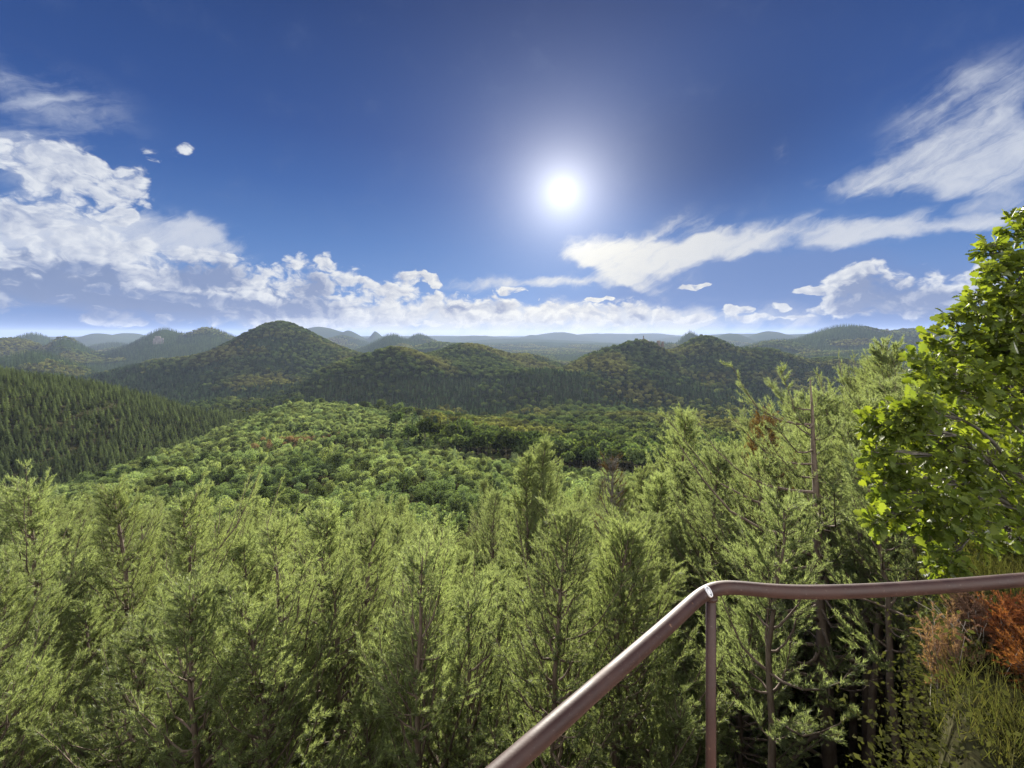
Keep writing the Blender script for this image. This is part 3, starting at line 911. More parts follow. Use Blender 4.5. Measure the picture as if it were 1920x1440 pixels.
# ------------------------------------------------------------------ lookout platform and railing
m, n_ = new_mat('brown_paint')
tcn = n_.new('ShaderNodeTexCoord')
nz = n_.noise(tcn.outputs['Object'], 9, 6, 0.65, '3D'); nz2 = n_.noise(tcn.outputs['Object'], 120, 3, 0.6, '3D')
p = n_.new('ShaderNodeBsdfPrincipled')
cc = n_.mix(n_.smooth(nz.outputs['Fac'], 0.35, 0.7), rgb(0.032, 0.0125, 0.009), rgb(0.050, 0.022, 0.016))
cc = n_.mix(n_.smooth(nz2.outputs['Fac'], 0.62, 0.72), cc, rgb(0.085, 0.055, 0.045))
nz3 = n_.noise(tcn.outputs['Object'], 26, 5, 0.7, '3D')
cc = n_.mix(n_.smooth(nz3.outputs['Fac'], 0.66, 0.70), cc, rgb(0.16, 0.085, 0.05))
n_.put(p.inputs['Base Color'], cc)
n_.put(p.inputs['Roughness'], n_.smooth(nz.outputs['Fac'], 0.3, 0.7, 0.5, 0.66))
bpn = n_.new('ShaderNodeBump'); bpn.inputs['Strength'].default_value = 0.12; bpn.inputs['Distance'].default_value = 0.002
n_.put(bpn.inputs['Height'], nz2.outputs['Fac']); n_.l.new(bpn.outputs[0], p.inputs['Normal'])
o_ = n_.new('ShaderNodeOutputMaterial'); n_.l.new(p.outputs[0], o_.inputs['Surface'])
MAT_PAINT = m


def plain(name, c, rough=0.5):
    m, q = new_mat(name); p = q.new('ShaderNodeBsdfPrincipled')
    tcq = q.new('ShaderNodeTexCoord'); z_ = q.noise(tcq.outputs['Object'], 60, 4, 0.6, '3D')
    q.put(p.inputs['Base Color'], q.mix(z_.outputs['Fac'], rgb(*[v * 0.8 for v in c]), rgb(*[min(1, v * 1.15) for v in c])))
    p.inputs['Roughness'].default_value = rough
    o_ = q.new('ShaderNodeOutputMaterial'); q.l.new(p.outputs[0], o_.inputs['Surface'])
    return m


MAT_STONE = rough_mat('red_sandstone', (0.26, 0.15, 0.10), (0.36, 0.24, 0.17), 3.0, 0.9, 0.5)
MAT_ROCK = rough_mat('cliff_rock', (0.085, 0.082, 0.078), (0.17, 0.165, 0.155), 0.05, 0.95, 0.6)
MAT_ROCKB = rough_mat('brown_rock', (0.075, 0.06, 0.045), (0.13, 0.105, 0.08), 0.2, 0.95, 0.6)

HZR = 0.80                                    # the rail is this far below the eye


def rail_pt(px, py):
    Y = HZR * F / (py - HOR)
    return at(px, py, Y)


rp_ = [rail_pt(2160, 1068), rail_pt(1920, 1087), rail_pt(1800, 1097), rail_pt(1700, 1104), rail_pt(1600, 1109), rail_pt(1500, 1111), rail_pt(1420, 1107), rail_pt(1372, 1099), rail_pt(1350, 1097), rail_pt(1335, 1100), rail_pt(1322, 1109), rail_pt(1300, 1128), rail_pt(1262, 1164), rail_pt(1100, 1306), rail_pt(930, 1455), rail_pt(600, 1750)]
# smooth the path
pts = np.array(rp_)
tt = np.concatenate([[0], np.cumsum(np.linalg.norm(np.diff(pts, axis=0), axis=1))])
fine = np.linspace(0, tt[-1], 260)
path = np.stack([np.interp(fine, tt, pts[:, q]) for q in range(3)], -1)
for _ in range(60):
    path[1:-1] = 0.25 * path[:-2] + 0.5 * path[1:-1] + 0.25 * path[2:]
railing = empty('railing', (pts[9][0], pts[9][1], -1.9)); RO = np.array(railing.location)
tag(railing, 'brown painted tubular handrail with a bent corner and an upright post', 'railing')
g = Geo(); tube(g, path - RO, 0.0200, 20)
link('handrail', g.mesh('handrail', MAT_PAINT, smooth=True), railing)
for base in (at(1333, 1112, 1.345), rail_pt(2160, 1068) - [0, 0.0, 0], rail_pt(600, 1750)):
    g = Geo(); q = np.array([[base[0], base[1], -HZR - 0.012], [base[0], base[1], -1.4], [base[0], base[1], -1.905]]) - RO
    tube(g, q, 0.0150, 16)
    tube(g, np.array([[base[0], base[1], -1.884], [base[0], base[1], -1.896]]) - RO, 0.045, 18)
    post = link('post', g.mesh('post', MAT_PAINT, smooth=True), railing)
    g = Geo(); tz_ = np.linspace(0, 1, 7)
    tube(g, np.stack([0 * tz_ + base[0], 0 * tz_ + base[1], -HZR - 0.030 + 0.014 * tz_], -1) - RO, 0.0158 + 0.0035 * np.sin(tz_ * np.pi) + 0.0018 * tz_, 18)
    link('weld', g.mesh('weld', MAT_PAINT, smooth=True), post)
# the oval badge at the corner, facing the viewer on the flank of the tube
pp = 960 + path[:, 0] / np.maximum(path[:, 1], 0.05) * F
ib = int(np.argmin(np.abs(pp - 1321) + 1e3 * (path[:, 1] < 0.3)))
tg_ = unit(path[ib + 2] - path[ib - 2]); nd = -path[ib]; nd = unit(nd - tg_ * np.dot(nd, tg_))
bc = path[ib] + nd * 0.0212
uu = unit(np.cross(nd, [0, 0, 1.0])); vv = np.cross(uu, nd)
tilt = math.radians(12); u2 = uu * math.cos(tilt) + vv * math.sin(tilt); v2 = -uu * math.sin(tilt) + vv * math.cos(tilt)


def oval(rx, ry, z0, z1, hole=0.0):
    a = np.linspace(0, 2 * np.pi, 40, endpoint=False)
    e = np.stack([np.cos(a) * rx, np.sin(a) * ry * np.where(np.sin(a) < 0, 1.25, 1.0)], -1)
    P3 = lambda e, z: bc - RO + e[:, :1] * u2 + e[:, 1:] * v2 + nd * z
    g = Geo(); i = np.arange(40); j = (i + 1) % 40
    if hole:
        v = np.concatenate([P3(e, z0), P3(e, z1), P3(e * hole, z1), P3(e * hole, z0)])
        f = np.concatenate([np.stack([k * 40 + i, k * 40 + j, ((k + 1) % 4) * 40 + j, ((k + 1) % 4) * 40 + i], -1) for k in range(4)])
        g.add(v, f)
    else:
        v = np.concatenate([P3(e, z0), P3(e, z1), P3(e[:1] * 0, z1)])
        g.add(v, np.stack([i, j, 40 + j, 40 + i], -1), np.stack([40 + i, 40 + j, 0 * i + 80], -1))
    return g


MAT_WHITE = plain('white_plastic', (0.72, 0.72, 0.74), 0.4); MAT_DARK = plain('dark_plastic', (0.03, 0.03, 0.035), 0.5)
badge = link('badge', oval(0.0088, 0.0125, -0.004, 0.001).mesh('badge', MAT_DARK), railing)
link('rim', oval(0.0098, 0.0136, -0.004, 0.003, 0.78).mesh('badge_rim', MAT_WHITE), badge)
link('disc', oval(0.0056, 0.0080, 0.001, 0.0026).mesh('badge_disc', MAT_WHITE), badge)

# sandstone platform under the viewer
g = Geo()
rngp = np.random.default_rng(3)
nx_, ny_ = 26, 24
gx = np.linspace(-2.2, 2.6, nx_); gy = np.linspace(-2.6, 1.62, ny_)
GX, GY = np.meshgrid(gx, gy)
edge = np.minimum(np.minimum(GX - gx[0], gx[-1] - GX), np.minimum(GY - gy[0], gy[-1] - GY))
top = -1.9 + 0.0 * GX - 0.08 * np.exp(-edge / 0.08) + rngp.normal(0, 0.004, GX.shape)
GXb = GX + rngp.normal(0, 0.03, GX.shape) * (edge < 0.01); GYb = GY + rngp.normal(0, 0.03, GX.shape) * (edge < 0.01)
v = np.stack([GXb, GYb, top], -1).reshape(-1, 3)
i = (np.arange(ny_ - 1)[:, None] * nx_ + np.arange(nx_ - 1)[None]).reshape(-1)
g.add(v, np.stack([i, i + 1, i + nx_ + 1, i + nx_], -1))
ring = [(r, c) for c, r in [(c, 0) for c in range(nx_)]] + [(r, nx_ - 1) for r in range(1, ny_)] + [(ny_ - 1, c) for c in range(nx_ - 2, -1, -1)] + [(r, 0) for r in range(ny_ - 2, 0, -1)]
ri = np.array([r * nx_ + c for r, c in ring]); rv = v[ri]
lv_ = [rv]
for zz, gr_ in ((-2.4, 0.05), (-3.2, -0.02), (-4.4, 0.10), (-5.8, 0.25)):
    w_ = rv.copy(); cen = np.array([0.2, -0.5, 0]); w_ = w_ + (w_ - cen) * gr_ * 0.4 + rngp.normal(0, 0.05, w_.shape); w_[:, 2] = zz + rngp.normal(0, 0.05, len(w_)); lv_.append(w_)
K = len(ri); i = np.arange(K); j = (i + 1) % K
g.add(np.concatenate(lv_), np.concatenate([np.stack([(k + 1) * K + i, (k + 1) * K + j, k * K + j, k * K + i], -1) for k in range(4)]))
tag(link('lookout_platform', g.mesh('lookout_platform', MAT_STONE)), 'sandstone rock ledge under the viewer that carries the railing', kind='structure')

# ------------------------------------------------------------------ dry brush by the railing
MAT_ORANGE = leaf_mat('orange_twigs', (0.24, 0.085, 0.035), (0.34, 0.14, 0.06), (0.28, 0.10, 0.045), 0.35)
MAT_PINK = leaf_mat('faded_heather', (0.20, 0.12, 0.085), (0.30, 0.185, 0.13), (0.24, 0.14, 0.10), 0.35)
MAT_STRAW = plain('dry_stem', (0.42, 0.38, 0.32), 0.8)


def brush(name, px, py, Y, rx, h, mat, n_stem, seed, label, cat, straw=0, fuzz=26):
    r = np.random.default_rng(seed)
    p0 = at(px, py, Y); z = float(ground(p0[0], p0[1]))
    root = empty(name, (p0[0], p0[1], z)); tag(root, label, cat)
    h = p0[2] - z if h is None else h
    st, fz, sw = Geo(), Geo(), Geo()
    P, D = [], []
    for k in range(n_stem):
        a = r.uniform(0, 6.28); q = r.uniform(0, 1) ** 0.5
        b = np.array([math.cos(a) * 0.25 * rx * q, math.sin(a) * 0.25 * rx * q, -0.03])
        e = np.array([math.cos(a) * rx * q, math.sin(a) * rx * q, h * (1.0 - 0.35 * q * q) * r.uniform(0.7, 1.0)])
        mdd = (b + e) / 2 + r.normal(0, 0.02, 3)
        tube(st, [b, mdd, e], [0.004, 0.003, 0.0015], 4, cap=False)
        for s in np.linspace(0.35, 1.0, 8):
            o = b + (e - b) * s
            for _ in range(2):
                dv = unit(unit(e - b) * 0.9 + r.normal(0, 0.6, 3)); e2 = o + dv * r.uniform(0.04, 0.10)
                tube(st, [o, e2], [0.0016, 0.001], 3, cap=False)
                P.append(e2); D.append(dv); P.append((o + e2) / 2); D.append(dv)
    P = np.repeat(np.array(P), fuzz, 0); D = np.repeat(np.array(D), fuzz, 0)
    aa, bb = rot_frame(D, r)
    blades(fz, P + unit(D) * r.uniform(-0.03, 0.02, len(P))[:, None], unit(D) + aa * r.uniform(0.2, 1.1, len(P))[:, None], 0.022, 0.004, r)
    link('stems', st.mesh('brush_stems', MAT_BARK_GREY), root)
    link('twigs', fz.mesh('brush_twigs', mat), root)
    if straw:
        for k in range(straw):
            a = r.uniform(0, 6.28); q = r.uniform(0, 0.9)
            b = np.array([math.cos(a) * rx * q, math.sin(a) * rx * q, -0.02]); e = b + np.array([r.normal(0, 0.12), r.normal(0, 0.1), h * r.uniform(0.75, 1.08)])
            tube(sw, [b, (b + e) / 2 + r.normal(0, 0.012, 3), e], [0.0028, 0.0022, 0.001], 4, cap=False)
        link('dry_stalks', sw.mesh('brush_stalks', MAT_STRAW), root)


brush('dead_shrub', 1916, 1130, 2.75, 0.17, None, MAT_ORANGE, 46, 1, 'bright orange-brown dead bush under the railing nearest the oak', 'bush')
brush('dead_heather', 1840, 1134, 2.9, 0.16, None, MAT_PINK, 44, 2, 'faded pinkish brown heather with pale upright stalks under the railing', 'heather', straw=34)
brush('dead_heather', 1778, 1160, 2.8, 0.14, None, MAT_PINK, 26, 3, 'low faded heather tuft beside the taller one with pale stalks', 'heather', straw=10)
brush('dead_shrub', 1965, 1205, 2.5, 0.2, None, MAT_ORANGE, 34, 4, 'orange-brown dead bush in front of the brightest one', 'bush')

# heather and grass on the shelf
g = Geo(); k = 2600
hx = rng.uniform(2.3, 6.6, k); hy = rng.uniform(1.4, 5.2, k); hz = ground(hx, hy)
ok = hz > -2.25; hx, hy, hz = hx[ok], hy[ok], hz[ok]; k = len(hx); T = 22
c = np.repeat(np.stack([hx, hy, hz], -1), T, 0) + rng.normal(0, 0.05, (k * T, 3)) * np.array([1, 1, 0.1])
blades(g, c, rng.normal(0, 0.45, (k * T, 3)) + np.array([0, 0, 1.0]), 0.16, 0.006, rng)
MAT_GRASS = leaf_mat('heath_grass', (0.06, 0.085, 0.025), (0.16, 0.13, 0.06), (0.10, 0.10, 0.04), 0.4)
tag(link('grass', g.mesh('grass', MAT_GRASS)), 'short dry grass and heath plants on the rock shelf under the oak', 'grass', kind='stuff')


# ------------------------------------------------------------------ rocks on the hills
def rocks(name, px, py, Y, blocks, mat, label, seed, sc=1.0):
    r = np.random.default_rng(seed)
    p0 = at(px, py, Y); z = float(ground(p0[0], p0[1]))
    root_loc = np.array([p0[0], p0[1], z - 4])
    g = Geo()
    for bx, by, w_, d_, h_ in blocks:
        nl = 7
        for l in range(nl):
            f0, f1 = l / nl, (l + 1) / nl
            a = np.linspace(0, 2 * np.pi, 9, endpoint=False) + r.normal(0, 0.1, 9)
            rr = r.uniform(0.82, 1.12, 9) * (1 - 0.28 * f0)
            lo = np.stack([bx + np.cos(a) * w_ * rr, by + np.sin(a) * d_ * rr, np.full(9, h_ * f0)], -1)
            up = lo + r.normal(0, 0.04, (9, 3)) * np.array([w_, d_, 0]); up[:, 2] = h_ * f1 * 0.997 + r.normal(0, 0.01, 9) * h_
            i = np.arange(9); j = (i + 1) % 9
            g.add(np.concatenate([lo, up, up.mean(0, keepdims=True)]), np.stack([i, j, 9 + j, 9 + i], -1), np.stack([9 + i, 9 + j, 0 * i + 18], -1))
    o = link(name, g.mesh(name, mat), loc=root_loc)
    tag(o, label, 'rock')


rocks('rock_cliff', 296, 640, 2000, [(0, 0, 15, 13, 40), (-15, 2, 9, 10, 29), (14, 4, 10, 9, 32)], MAT_ROCK, 'pale grey bare rock cliff on the flank of the double-topped hill', 5)
rocks('rock_outcrop', 1205, 650, 1035, [(0, 0, 7, 6, 17), (2, 0, 1.6, 1.6, 27), (-12, 3, 7, 6, 13), (12, 4, 8, 6, 15), (40, 6, 5, 5, 15), (50, 6, 4, 4, 13)], MAT_ROCKB, 'brown rock outcrop with a thin pinnacle on the wooded ridge crest', 6)
rocks('rock_outcrop', 1663, 624, 2250, [(0, 0, 9, 8, 26), (10, 4, 7, 6, 20)], MAT_ROCK, 'tiny pale rock patch on the broad hill beside the oak', 7)
# ------------------------------------------------------------------ sky, sun, air, camera
SUN_AZ = math.atan((1055 - 960) / F)
SUN_EL = math.atan((HOR - 360) / F * math.cos(SUN_AZ))

w = bpy.data.worlds.new('World'); sc.world = w; w.use_nodes = True
w.node_tree.nodes.clear(); n = NT(w.node_tree)


def ang(px, py):
    t = (px - 960.0) / F; v = (HOR - py) / F
    return math.atan(t), v / math.sqrt(1 + t * t)


tc = n.new('ShaderNodeTexCoord')
sep = n.new('ShaderNodeSeparateXYZ'); n.l.new(tc.outputs['Generated'], sep.inputs[0])
sx, sy, sz = sep.outputs
az = n.math('ARCTAN2', sx, sy)
hd = n.math('SQRT', n.math('ADD', n.math('MULTIPLY', sx, sx), n.math('MULTIPLY', sy, sy)))
el = n.math('DIVIDE', sz, n.math('MAXIMUM', hd, 0.02))
cmb = n.new('ShaderNodeCombineXYZ'); n.put(cmb.inputs[0], az); n.put(cmb.inputs[1], el); cmb.inputs[2].default_value = 1.0
PQ = cmb.outputs[0]                            # bearing and height above the horizon


def blobs(vec, lst):
    """soft elliptical masses, each at its own bearing and height"""
    acc = None
    for b in lst:
        px, py, rx, ry = b[:4]; rot = math.radians(b[4]) if len(b) > 4 else 0.0; wt = b[5] if len(b) > 5 else 1.0
        a, e = ang(px, py); ca = math.cos(a)
        rx = rx / F * ca * ca; ry = ry / F * ca
        if rot == 0.0:
            nd = n.new('ShaderNodeVectorMath', operation='MULTIPLY_ADD')
            n.put(nd.inputs[0], vec); nd.inputs[1].default_value = (1 / rx, 1 / ry, 0); nd.inputs[2].default_value = (-a / rx, -e / ry, 0)
            o = n.math('MAXIMUM', n.math('SUBTRACT', 1.0, n.vmath('LENGTH', nd.outputs[0])), 0.0)
        else:
            cr_, sr_ = math.cos(rot), math.sin(rot)
            u = n.vmath('DOT_PRODUCT', vec, (cr_ / rx, sr_ / rx, -(a * cr_ + e * sr_) / rx))
            v = n.vmath('DOT_PRODUCT', vec, (-sr_ / ry, cr_ / ry, (a * sr_ - e * cr_) / ry))
            o = n.math('MAXIMUM', n.math('SUBTRACT', 1.0, n.math('SQRT', n.math('MULTIPLY_ADD', v, v, n.math('MULTIPLY', u, u)))), 0.0)
        if acc is None: acc = n.math('MULTIPLY', o, wt)
        elif wt == 1.0: acc = n.math('ADD', o, acc)
        else: acc = n.math('MULTIPLY_ADD', o, wt, acc)
    return acc


CUM = [(20, 290, 280, 60, 0), (150, 330, 120, 56, 0), (110, 372, 140, 52, 0), (205, 352, 50, 50, -30), (256, 348, 44, 84, -8, 0.75), (298, 305, 40, 18, -35, 0.6), (352, 283, 40, 14, 20, 0.8), (-40, 425, 280, 66, 0), (110, 425, 190, 42, 0), (228, 408, 42, 21.6, 0, 2.0), (20, 470, 160, 40, 0), (250, 468, 190, 44, 0), (130, 500, 240, 36, 0, 0.8), (300, 535, 170, 34, 0, 0.6), (385, 487, 66, 38, 0), (330, 508, 76, 40, 0), (440, 515, 100, 56, 0), (520, 540, 110, 54, 0), (566, 502, 56, 44, 0), (611, 487, 26, 22, 0), (645, 545, 74, 64, 0), (600, 565, 130, 46, 0), (325, 556, 86, 20, 0), (470, 566, 150, 40, 0), (20, 572, 120, 50, -20), (185, 543, 50, 13.5, 0, 2.0), (112, 557, 40, 12.2, 0, 2.0), (190, 592, 58, 20.2, -8, 2.0), (246, 599, 42, 16.2, -10, 2.0), (312, 599, 38, 14.9, 0, 2.0), (725, 545, 84, 26, 0), (770, 562, 120, 32, 0), (850, 583, 160, 38, 0), (920, 566, 38, 26, 0), (985, 580, 120, 34, 0), (1090, 594, 160, 34, 0), (1175, 585, 46, 32, 0), (1235, 595, 90, 24, 0), (640, 592, 140, 26, 0), (540, 602, 200, 21.6, 0, 2.0), (760, 600, 240, 22, 0), (780, 520, 48, 17.6, 0, 2.0), (818, 527, 22, 14.9, -40, 2.0), (668, 527, 18, 11, 0, 1.5), (960, 543, 35, 10.8, 0, 2.0), (1115, 560, 22, 6.8, 0, 2.0), (1140, 557, 18, 5.4, 0, 2.0), (1605, 522, 70, 50, 0), (1585, 562, 66, 44, 0), (1555, 582, 60, 22, 0), (1645, 515, 46, 40, 0), (1640, 560, 60, 44, 0), (1697, 533, 32, 34, 0), (1760, 535, 50, 38, 0), (1750, 553, 76, 24, 0), (1690, 577, 50, 20, 0), (1725, 583, 46, 22, 0), (1830, 520, 44, 36, 0), (1866, 503, 44, 34, 0), (1830, 555, 66, 28, 0), (1396, 580, 32, 11, 0, 1.8), (1370, 582, 22, 13.5, 0, 2.0), (1460, 576, 24, 8, 0, 1.8), (1515, 547, 42, 9.5, 0, 2.0), (1405, 596, 60, 9, 0, 1.2), (1300, 538, 40, 6.8, 0, 2.0), (1630, 568, 28, 10.8, 0, 2.0), (1310, 600, 70, 12, 0, 1.2), (1490, 594, 50, 7, 0, 1.0), (1610, 545, 80, 60, 0, 0.8), (1690, 560, 90, 40, 0, 0.6), (1740, 525, 34, 30, 0, 0.8), (1560, 560, 40, 40, 0, 0.6)]
SHADE = [(150, 560, 360, 60, 0, 1.0), (390, 517, 100, 30, 0, 1.7), (340, 580, 240, 40, 0, 1.2), (20, 592, 140, 36, 0, 0.7), (560, 580, 140, 26, 0, 0.9), (590, 540, 56, 36, 0, 0.9), (930, 577, 40, 18, 0, 0.9), (855, 578, 60, 12, 0, 0.8),
         (1635, 562, 100, 56, 0, 1.5), (1745, 565, 90, 34, 0, 1.3), (1185, 597, 40, 16, 0, 0.9), (60, 405, 130, 26, 0, 0.4), (150, 505, 200, 22, 0, 0.9), (120, 335, 60, 20, 0, 0.4)]
CIR = [(190, 455, 340, 66, 0, 0.9), (110, 350, 230, 60, 0, 0.5), (60, 280, 250, 50, 0, 0.9), (370, 445, 150, 56, -10, 1.1), (300, 432, 210, 44, 0, 0.9), (60, 440, 340, 64, 0, 0.8), (200, 520, 330, 50, 0, 0.55), (1110, 468, 84, 34, 0, 1.2), (1185, 478, 120, 54, -8, 1.3), (1240, 498, 90, 50, -20, 1.0), (1300, 468, 140, 38, 12, 1.1), (1400, 450, 190, 38, 8, 1.15), (1520, 446, 220, 34, 4, 1.15),
       (1650, 431, 220, 28, 6, 1.15), (1820, 419, 230, 18, 0, 1.2), (1150, 512, 130, 22, -24, 0.9), (970, 530, 190, 20, 3, 0.9), (1080, 528, 150, 17, -2, 0.9), (1190, 538, 70, 16, -18, 0.6), (1260, 425, 80, 34, 30, 0.5), (1330, 420, 90, 30, 20, 0.45),
       (1760, 318, 230, 64, -6, 1.1), (1640, 338, 120, 38, 6, 0.9), (1860, 290, 220, 84, 0, 1.2), (1780, 270, 200, 50, 0, 0.6), (1880, 365, 170, 50, -14, 0.7), (1545, 350, 50, 14, -20, 0.5), (1465, 283, 20, 30, 10, 0.5), (1850, 180, 300, 110, 0, 0.6), (60, 180, 320, 110, 0, 0.5), (620, 592, 260, 30, 0, 0.8), (820, 596, 420, 46, 0, 1.1), (1080, 598, 460, 46, 0, 1.2), (1000, 610, 560, 40, 0, 1.2)]
GREY = [(150, 530, 420, 62, 0, 1.3), (420, 566, 300, 54, 0, 1.1), (600, 586, 160, 26, 0, 0.7), (60, 500, 240, 40, 0, 0.8), (1640, 560, 120, 46, 0, 0.7), (1760, 570, 110, 40, 0, 0.7)]
VEIL = [(1380, 520, 300, 70, 0, 0.9), (180, 590, 420, 70, 0, 1.0), (1480, 530, 460, 110, 0, 0.9), (1200, 560, 300, 60, 0, 0.7), (1700, 575, 360, 80, 0, 0.9)]

# wobble, so that no edge is a clean curve
nw = n.noise(n.vmath('MULTIPLY', PQ, (1.0, 1.5, 1)), 16, 3, 0.55, '2D')
wob = n.vmath('MULTIPLY', n.vmath('SUBTRACT', nw.outputs['Color'], (0.5, 0.5, 0.5)), (0.030, 0.030, 0.0))
PW = n.vmath('ADD', PQ, wob)
SUNP = Vector((*ang(1055, 360), 1.0))
tosun = n.vmath('NORMALIZE', n.vmath('SUBTRACT', tuple(SUNP), PQ))
STR = (1.0, 1.45, 1)


def billow(vec):
    v = n.vmath('MULTIPLY', vec, STR)
    a = n.noise(v, 13, 8, 0.56, '2D')
    vo = n.new('ShaderNodeTexVoronoi', voronoi_dimensions='2D', feature='SMOOTH_F1')
    n.put(vo.inputs['Vector'], n.vmath('ADD', v, n.vmath('SCALE', a.outputs['Color'], scale=0.03))); vo.inputs['Scale'].default_value = 30; vo.inputs['Detail'].default_value = 2.0
    vo.inputs['Roughness'].default_value = 0.5; vo.inputs['Lacunarity'].default_value = 2.4; vo.inputs['Smoothness'].default_value = 0.25
    return n.math('ADD', n.math('MULTIPLY', n.math('SUBTRACT', a.outputs['Fac'], 0.5), 1.35), n.math('MULTIPLY', n.math('SUBTRACT', 0.5, vo.outputs['Distance']), 0.55))


b0 = billow(PW)
b1 = billow(n.vmath('ADD', PW, n.vmath('SCALE', tosun, scale=0.012)))
S = blobs(PW, CUM)
here = n.smooth(S, 0.0, 0.22)
dens = n.math('ADD', n.math('MINIMUM', S, 0.8), n.math('MULTIPLY', n.math('SUBTRACT', b0, 0.24), here))
alpha_c = n.smooth(dens, 0.0, 0.46)
edge = n.smooth(dens, 0.75, 0.12)                # thin margins let the sun through
rim = n.math('MULTIPLY', n.math('SUBTRACT', b0, b1), 1.0)
G = n.math('ADD', blobs(PW, SHADE), n.math('MULTIPLY', b0, -0.5))
lit = n.math('ADD', n.math('MULTIPLY_ADD', edge, 0.40, 0.60), rim)
lit = n.math('SUBTRACT', lit, n.math('MULTIPLY', n.smooth(G, -0.05, 0.85), 0.80), clamp=True)

# fibrous high cloud, its threads rising to the right
fu = n.vmath('DOT_PRODUCT', PW, (0.86, 0.50, 0.0)); fv = n.vmath('DOT_PRODUCT', PW, (-0.50, 0.86, 0.0))
fc = n.new('ShaderNodeCombineXYZ'); n.put(fc.inputs[0], n.math('MULTIPLY', fu, 6.0)); n.put(fc.inputs[1], n.math('MULTIPLY', fv, 34.0))
ndir = n.noise(fc.outputs[0], 1.0, 6, 0.6, '2D', 0.5)
nsoft = n.noise(PW, 9, 6, 0.6, '2D')
fib = n.math('ADD', n.math('MULTIPLY', ndir.outputs['Fac'], 0.55), n.math('MULTIPLY', nsoft.outputs['Fac'], 0.65))
SC = blobs(PW, CIR)
C = n.math('ADD', n.math('MINIMUM', SC, 1.15), n.math('MULTIPLY', n.math('MULTIPLY', n.math('SUBTRACT', fib, 0.66), 2.4), n.smooth(SC, 0.0, 0.4)))
alpha_i = n.math('MULTIPLY', n.smooth(C, -0.02, 1.25), 0.93)
VF = n.math('MULTIPLY', n.math('SUBTRACT', nsoft.outputs['Fac'], 0.5), 0.5)
alpha_v = n.math('MULTIPLY', n.smooth(n.math('ADD', blobs(PW, VEIL), VF), 0.05, 1.0), 0.8)
alpha_g = n.math('MULTIPLY', n.smooth(n.math('ADD', blobs(PW, GREY), VF), 0.0, 0.75), 0.92)


def disp(r, g, b, k=5.0):
    f = lambda v: (v / 255 / 12.92 if v < 10 else ((v / 255 + 0.055) / 1.055) ** 2.4) * k
    return rgb(f(r), f(g), f(b))


sky = n.new('ShaderNodeTexSky', sky_type='NISHITA')
sky.sun_disc = False; sky.sun_elevation = SUN_EL; sky.sun_rotation = SUN_AZ
sky.altitude = 400; sky.air_density = 1.0; sky.dust_density = 0.0; sky.ozone_density = 2.0
bw = n.new('ShaderNodeRGBToBW'); n.l.new(sky.outputs[0], bw.inputs[0])
ratio = n.math('MINIMUM', n.math('POWER', n.math('DIVIDE', bw.outputs[0], 5.0), 0.22), 1.25)
# clear air deepens from the horizon to the zenith
rp = n.new('ShaderNodeValToRGB'); n.put(rp.inputs[0], el)
cr = rp.color_ramp
stops = [(0.0, (112, 148, 200)), (0.08, (106, 144, 200)), (0.20, (84, 126, 190)), (0.32, (62, 104, 174)), (0.44, (50, 88, 158)), (0.9, (28, 58, 118))]
cr.elements[0].position = 0.0; cr.elements[0].color = disp(*stops[0][1]); cr.elements[1].position = 0.9; cr.elements[1].color = disp(*stops[-1][1])
for p_, c_ in stops[1:-1]:
    e_ = cr.elements.new(p_); e_.color = disp(*c_)
deep = blobs(PQ, [(1330, 250, 330, 230, 0, 1.0)])
base = n.vmath('SCALE', rp.outputs[0], scale=ratio)
base = n.mix(n.math('MULTIPLY', n.smooth(deep, 0, 0.9), 0.8), base, disp(26, 66, 128))

# scattering round the sun
sd = (math.sin(SUN_AZ) * math.cos(SUN_EL), math.cos(SUN_AZ) * math.cos(SUN_EL), math.sin(SUN_EL))
cosA = n.vmath('DOT_PRODUCT', tc.outputs['Generated'], sd)
angA = n.math('ARCCOSINE', n.math('MINIMUM', cosA, 1.0))
core = n.smooth(angA, 0.03, 0.0)
aur = n.math('ADD', n.math('MULTIPLY', n.math('EXPONENT', n.math('MULTIPLY', angA, -17.0)), 5.8),
             n.math('MULTIPLY', n.math('EXPONENT', n.math('MULTIPLY', angA, -6.0)), 1.45))

c = n.mix(alpha_v, base, disp(108, 136, 190))
nearsun = n.math('EXPONENT', n.math('MULTIPLY', angA, -2.6))
ci = n.mix(nearsun, disp(196, 206, 226), disp(255, 248, 224))
c = n.mix(alpha_i, c, ci)
c = n.mix(alpha_g, c, disp(128, 145, 182))
litc = n.mix(nearsun, disp(222, 228, 238), disp(255, 248, 226))
shc = n.mix(nearsun, disp(122, 144, 188), disp(172, 172, 180))
c = n.mix(alpha_c, c, n.mix(lit, shc, litc))
glow = n.mix(1.0, rgb(1.0, 0.98, 0.95), n.math('ADD', aur, n.math('MULTIPLY', core, 12.0)), 'MULTIPLY')
c = n.mix(1.0, c, glow, 'ADD')
bg = n.new('ShaderNodeBackground'); n.put(bg.inputs['Color'], c); bg.inputs['Strength'].default_value = 0.076
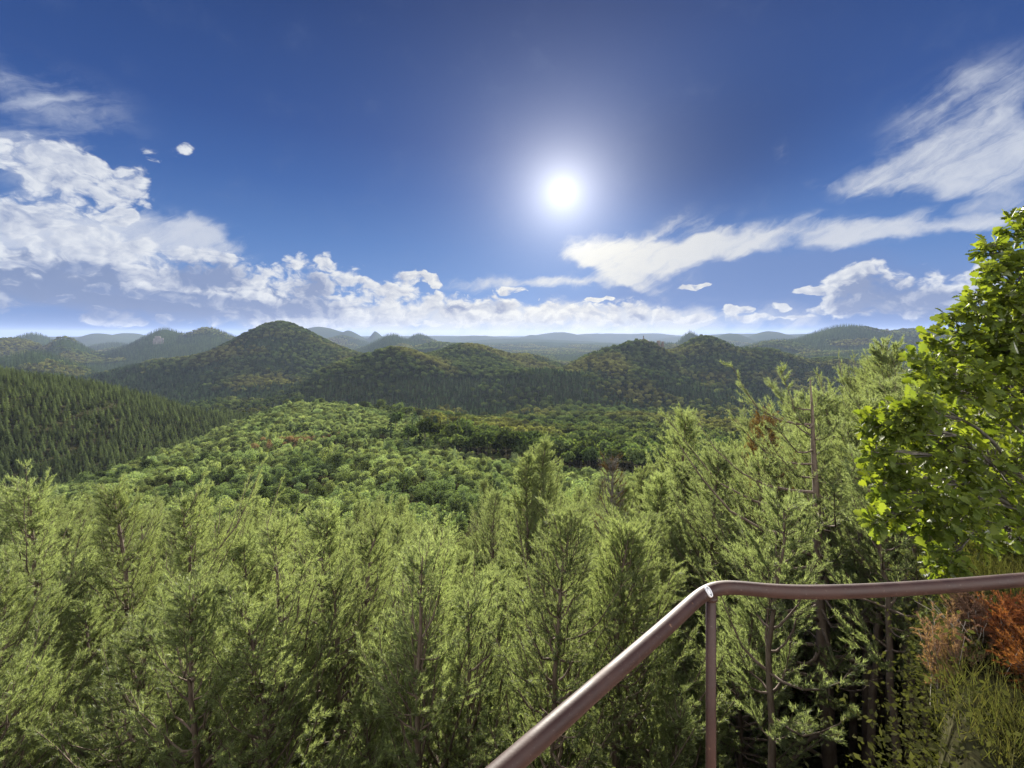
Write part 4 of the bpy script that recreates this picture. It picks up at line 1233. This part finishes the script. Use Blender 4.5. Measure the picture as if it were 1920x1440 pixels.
# behind the viewer, out of view: a bright cumulus bank added as fill light
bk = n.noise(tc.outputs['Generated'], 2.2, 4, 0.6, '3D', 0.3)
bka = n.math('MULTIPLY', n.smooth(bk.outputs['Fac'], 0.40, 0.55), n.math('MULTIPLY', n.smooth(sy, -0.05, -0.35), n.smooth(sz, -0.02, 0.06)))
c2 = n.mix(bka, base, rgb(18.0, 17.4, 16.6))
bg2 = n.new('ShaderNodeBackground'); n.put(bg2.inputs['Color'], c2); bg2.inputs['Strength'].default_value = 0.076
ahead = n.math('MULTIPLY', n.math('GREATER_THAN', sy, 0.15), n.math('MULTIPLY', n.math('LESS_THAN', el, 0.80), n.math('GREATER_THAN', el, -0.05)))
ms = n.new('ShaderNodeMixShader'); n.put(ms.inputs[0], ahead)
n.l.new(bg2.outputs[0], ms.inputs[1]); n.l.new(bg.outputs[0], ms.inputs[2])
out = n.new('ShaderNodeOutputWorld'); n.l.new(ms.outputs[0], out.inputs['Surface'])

sl = bpy.data.lights.new('sun', 'SUN'); sl.energy = 5.0; sl.angle = math.radians(0.5); sl.color = (1.0, 0.93, 0.82)
so = bpy.data.objects.new('sun', sl); col.objects.link(so)
so.rotation_euler = Vector(sd).to_track_quat('Z', 'Y').to_euler()

# haze: even air in a closed box round everything below the clouds
m, n2 = new_mat('thin_air')
pv = n2.new('ShaderNodeVolumePrincipled')
pv.inputs['Color'].default_value = rgb(0.54, 0.67, 1.0)
pv.inputs['Density'].default_value = 5e-5
pv.inputs['Anisotropy'].default_value = 0.1
out = n2.new('ShaderNodeOutputMaterial'); n2.l.new(pv.outputs[0], out.inputs['Volume'])
zlo = float(ZG.min()) - 1.0; zhi = max(float(ZG.max()) + 40.0, 60.0); B = 16500.0
g = Geo()
g.add([(-B, -B, zlo), (B, -B, zlo), (B, B, zlo), (-B, B, zlo), (-B, -B, zhi), (B, -B, zhi), (B, B, zhi), (-B, B, zhi)],
      [(3, 2, 1, 0), (4, 5, 6, 7), (0, 1, 5, 4), (1, 2, 6, 5), (2, 3, 7, 6), (3, 0, 4, 7)])
HZ = link('haze', g.mesh('haze', m)); tag(HZ, 'pale blue haze over the far valley', kind='stuff')

cam = bpy.data.cameras.new('camera'); co = bpy.data.objects.new('camera', cam); col.objects.link(co)
cam.sensor_width = 36.0; cam.lens = 18.0 / math.tan(math.radians(50)); cam.shift_y = -(720 - HOR) / 1920.0
cam.clip_start = 0.05; cam.clip_end = 60000
co.location = (0, 0, 0); co.rotation_euler = (math.radians(90), 0, 0)
sc.camera = co

vs = sc.view_settings
vs.view_transform = 'Standard'; vs.look = 'None'; vs.gamma = 1.0; vs.use_curve_mapping = False
vs.exposure = 1.4
w.cycles.sampling_method = 'MANUAL'; w.cycles.sample_map_resolution = 256
cy = sc.cycles
cy.max_bounces = 5; cy.diffuse_bounces = 3; cy.glossy_bounces = 2; cy.transmission_bounces = 3; cy.volume_bounces = 0
cy.transparent_max_bounces = 8; cy.caustics_reflective = False; cy.caustics_refractive = False
cy.sample_clamp_indirect = 4.0
cy.use_denoising = True; cy.denoising_prefilter = 'NONE'
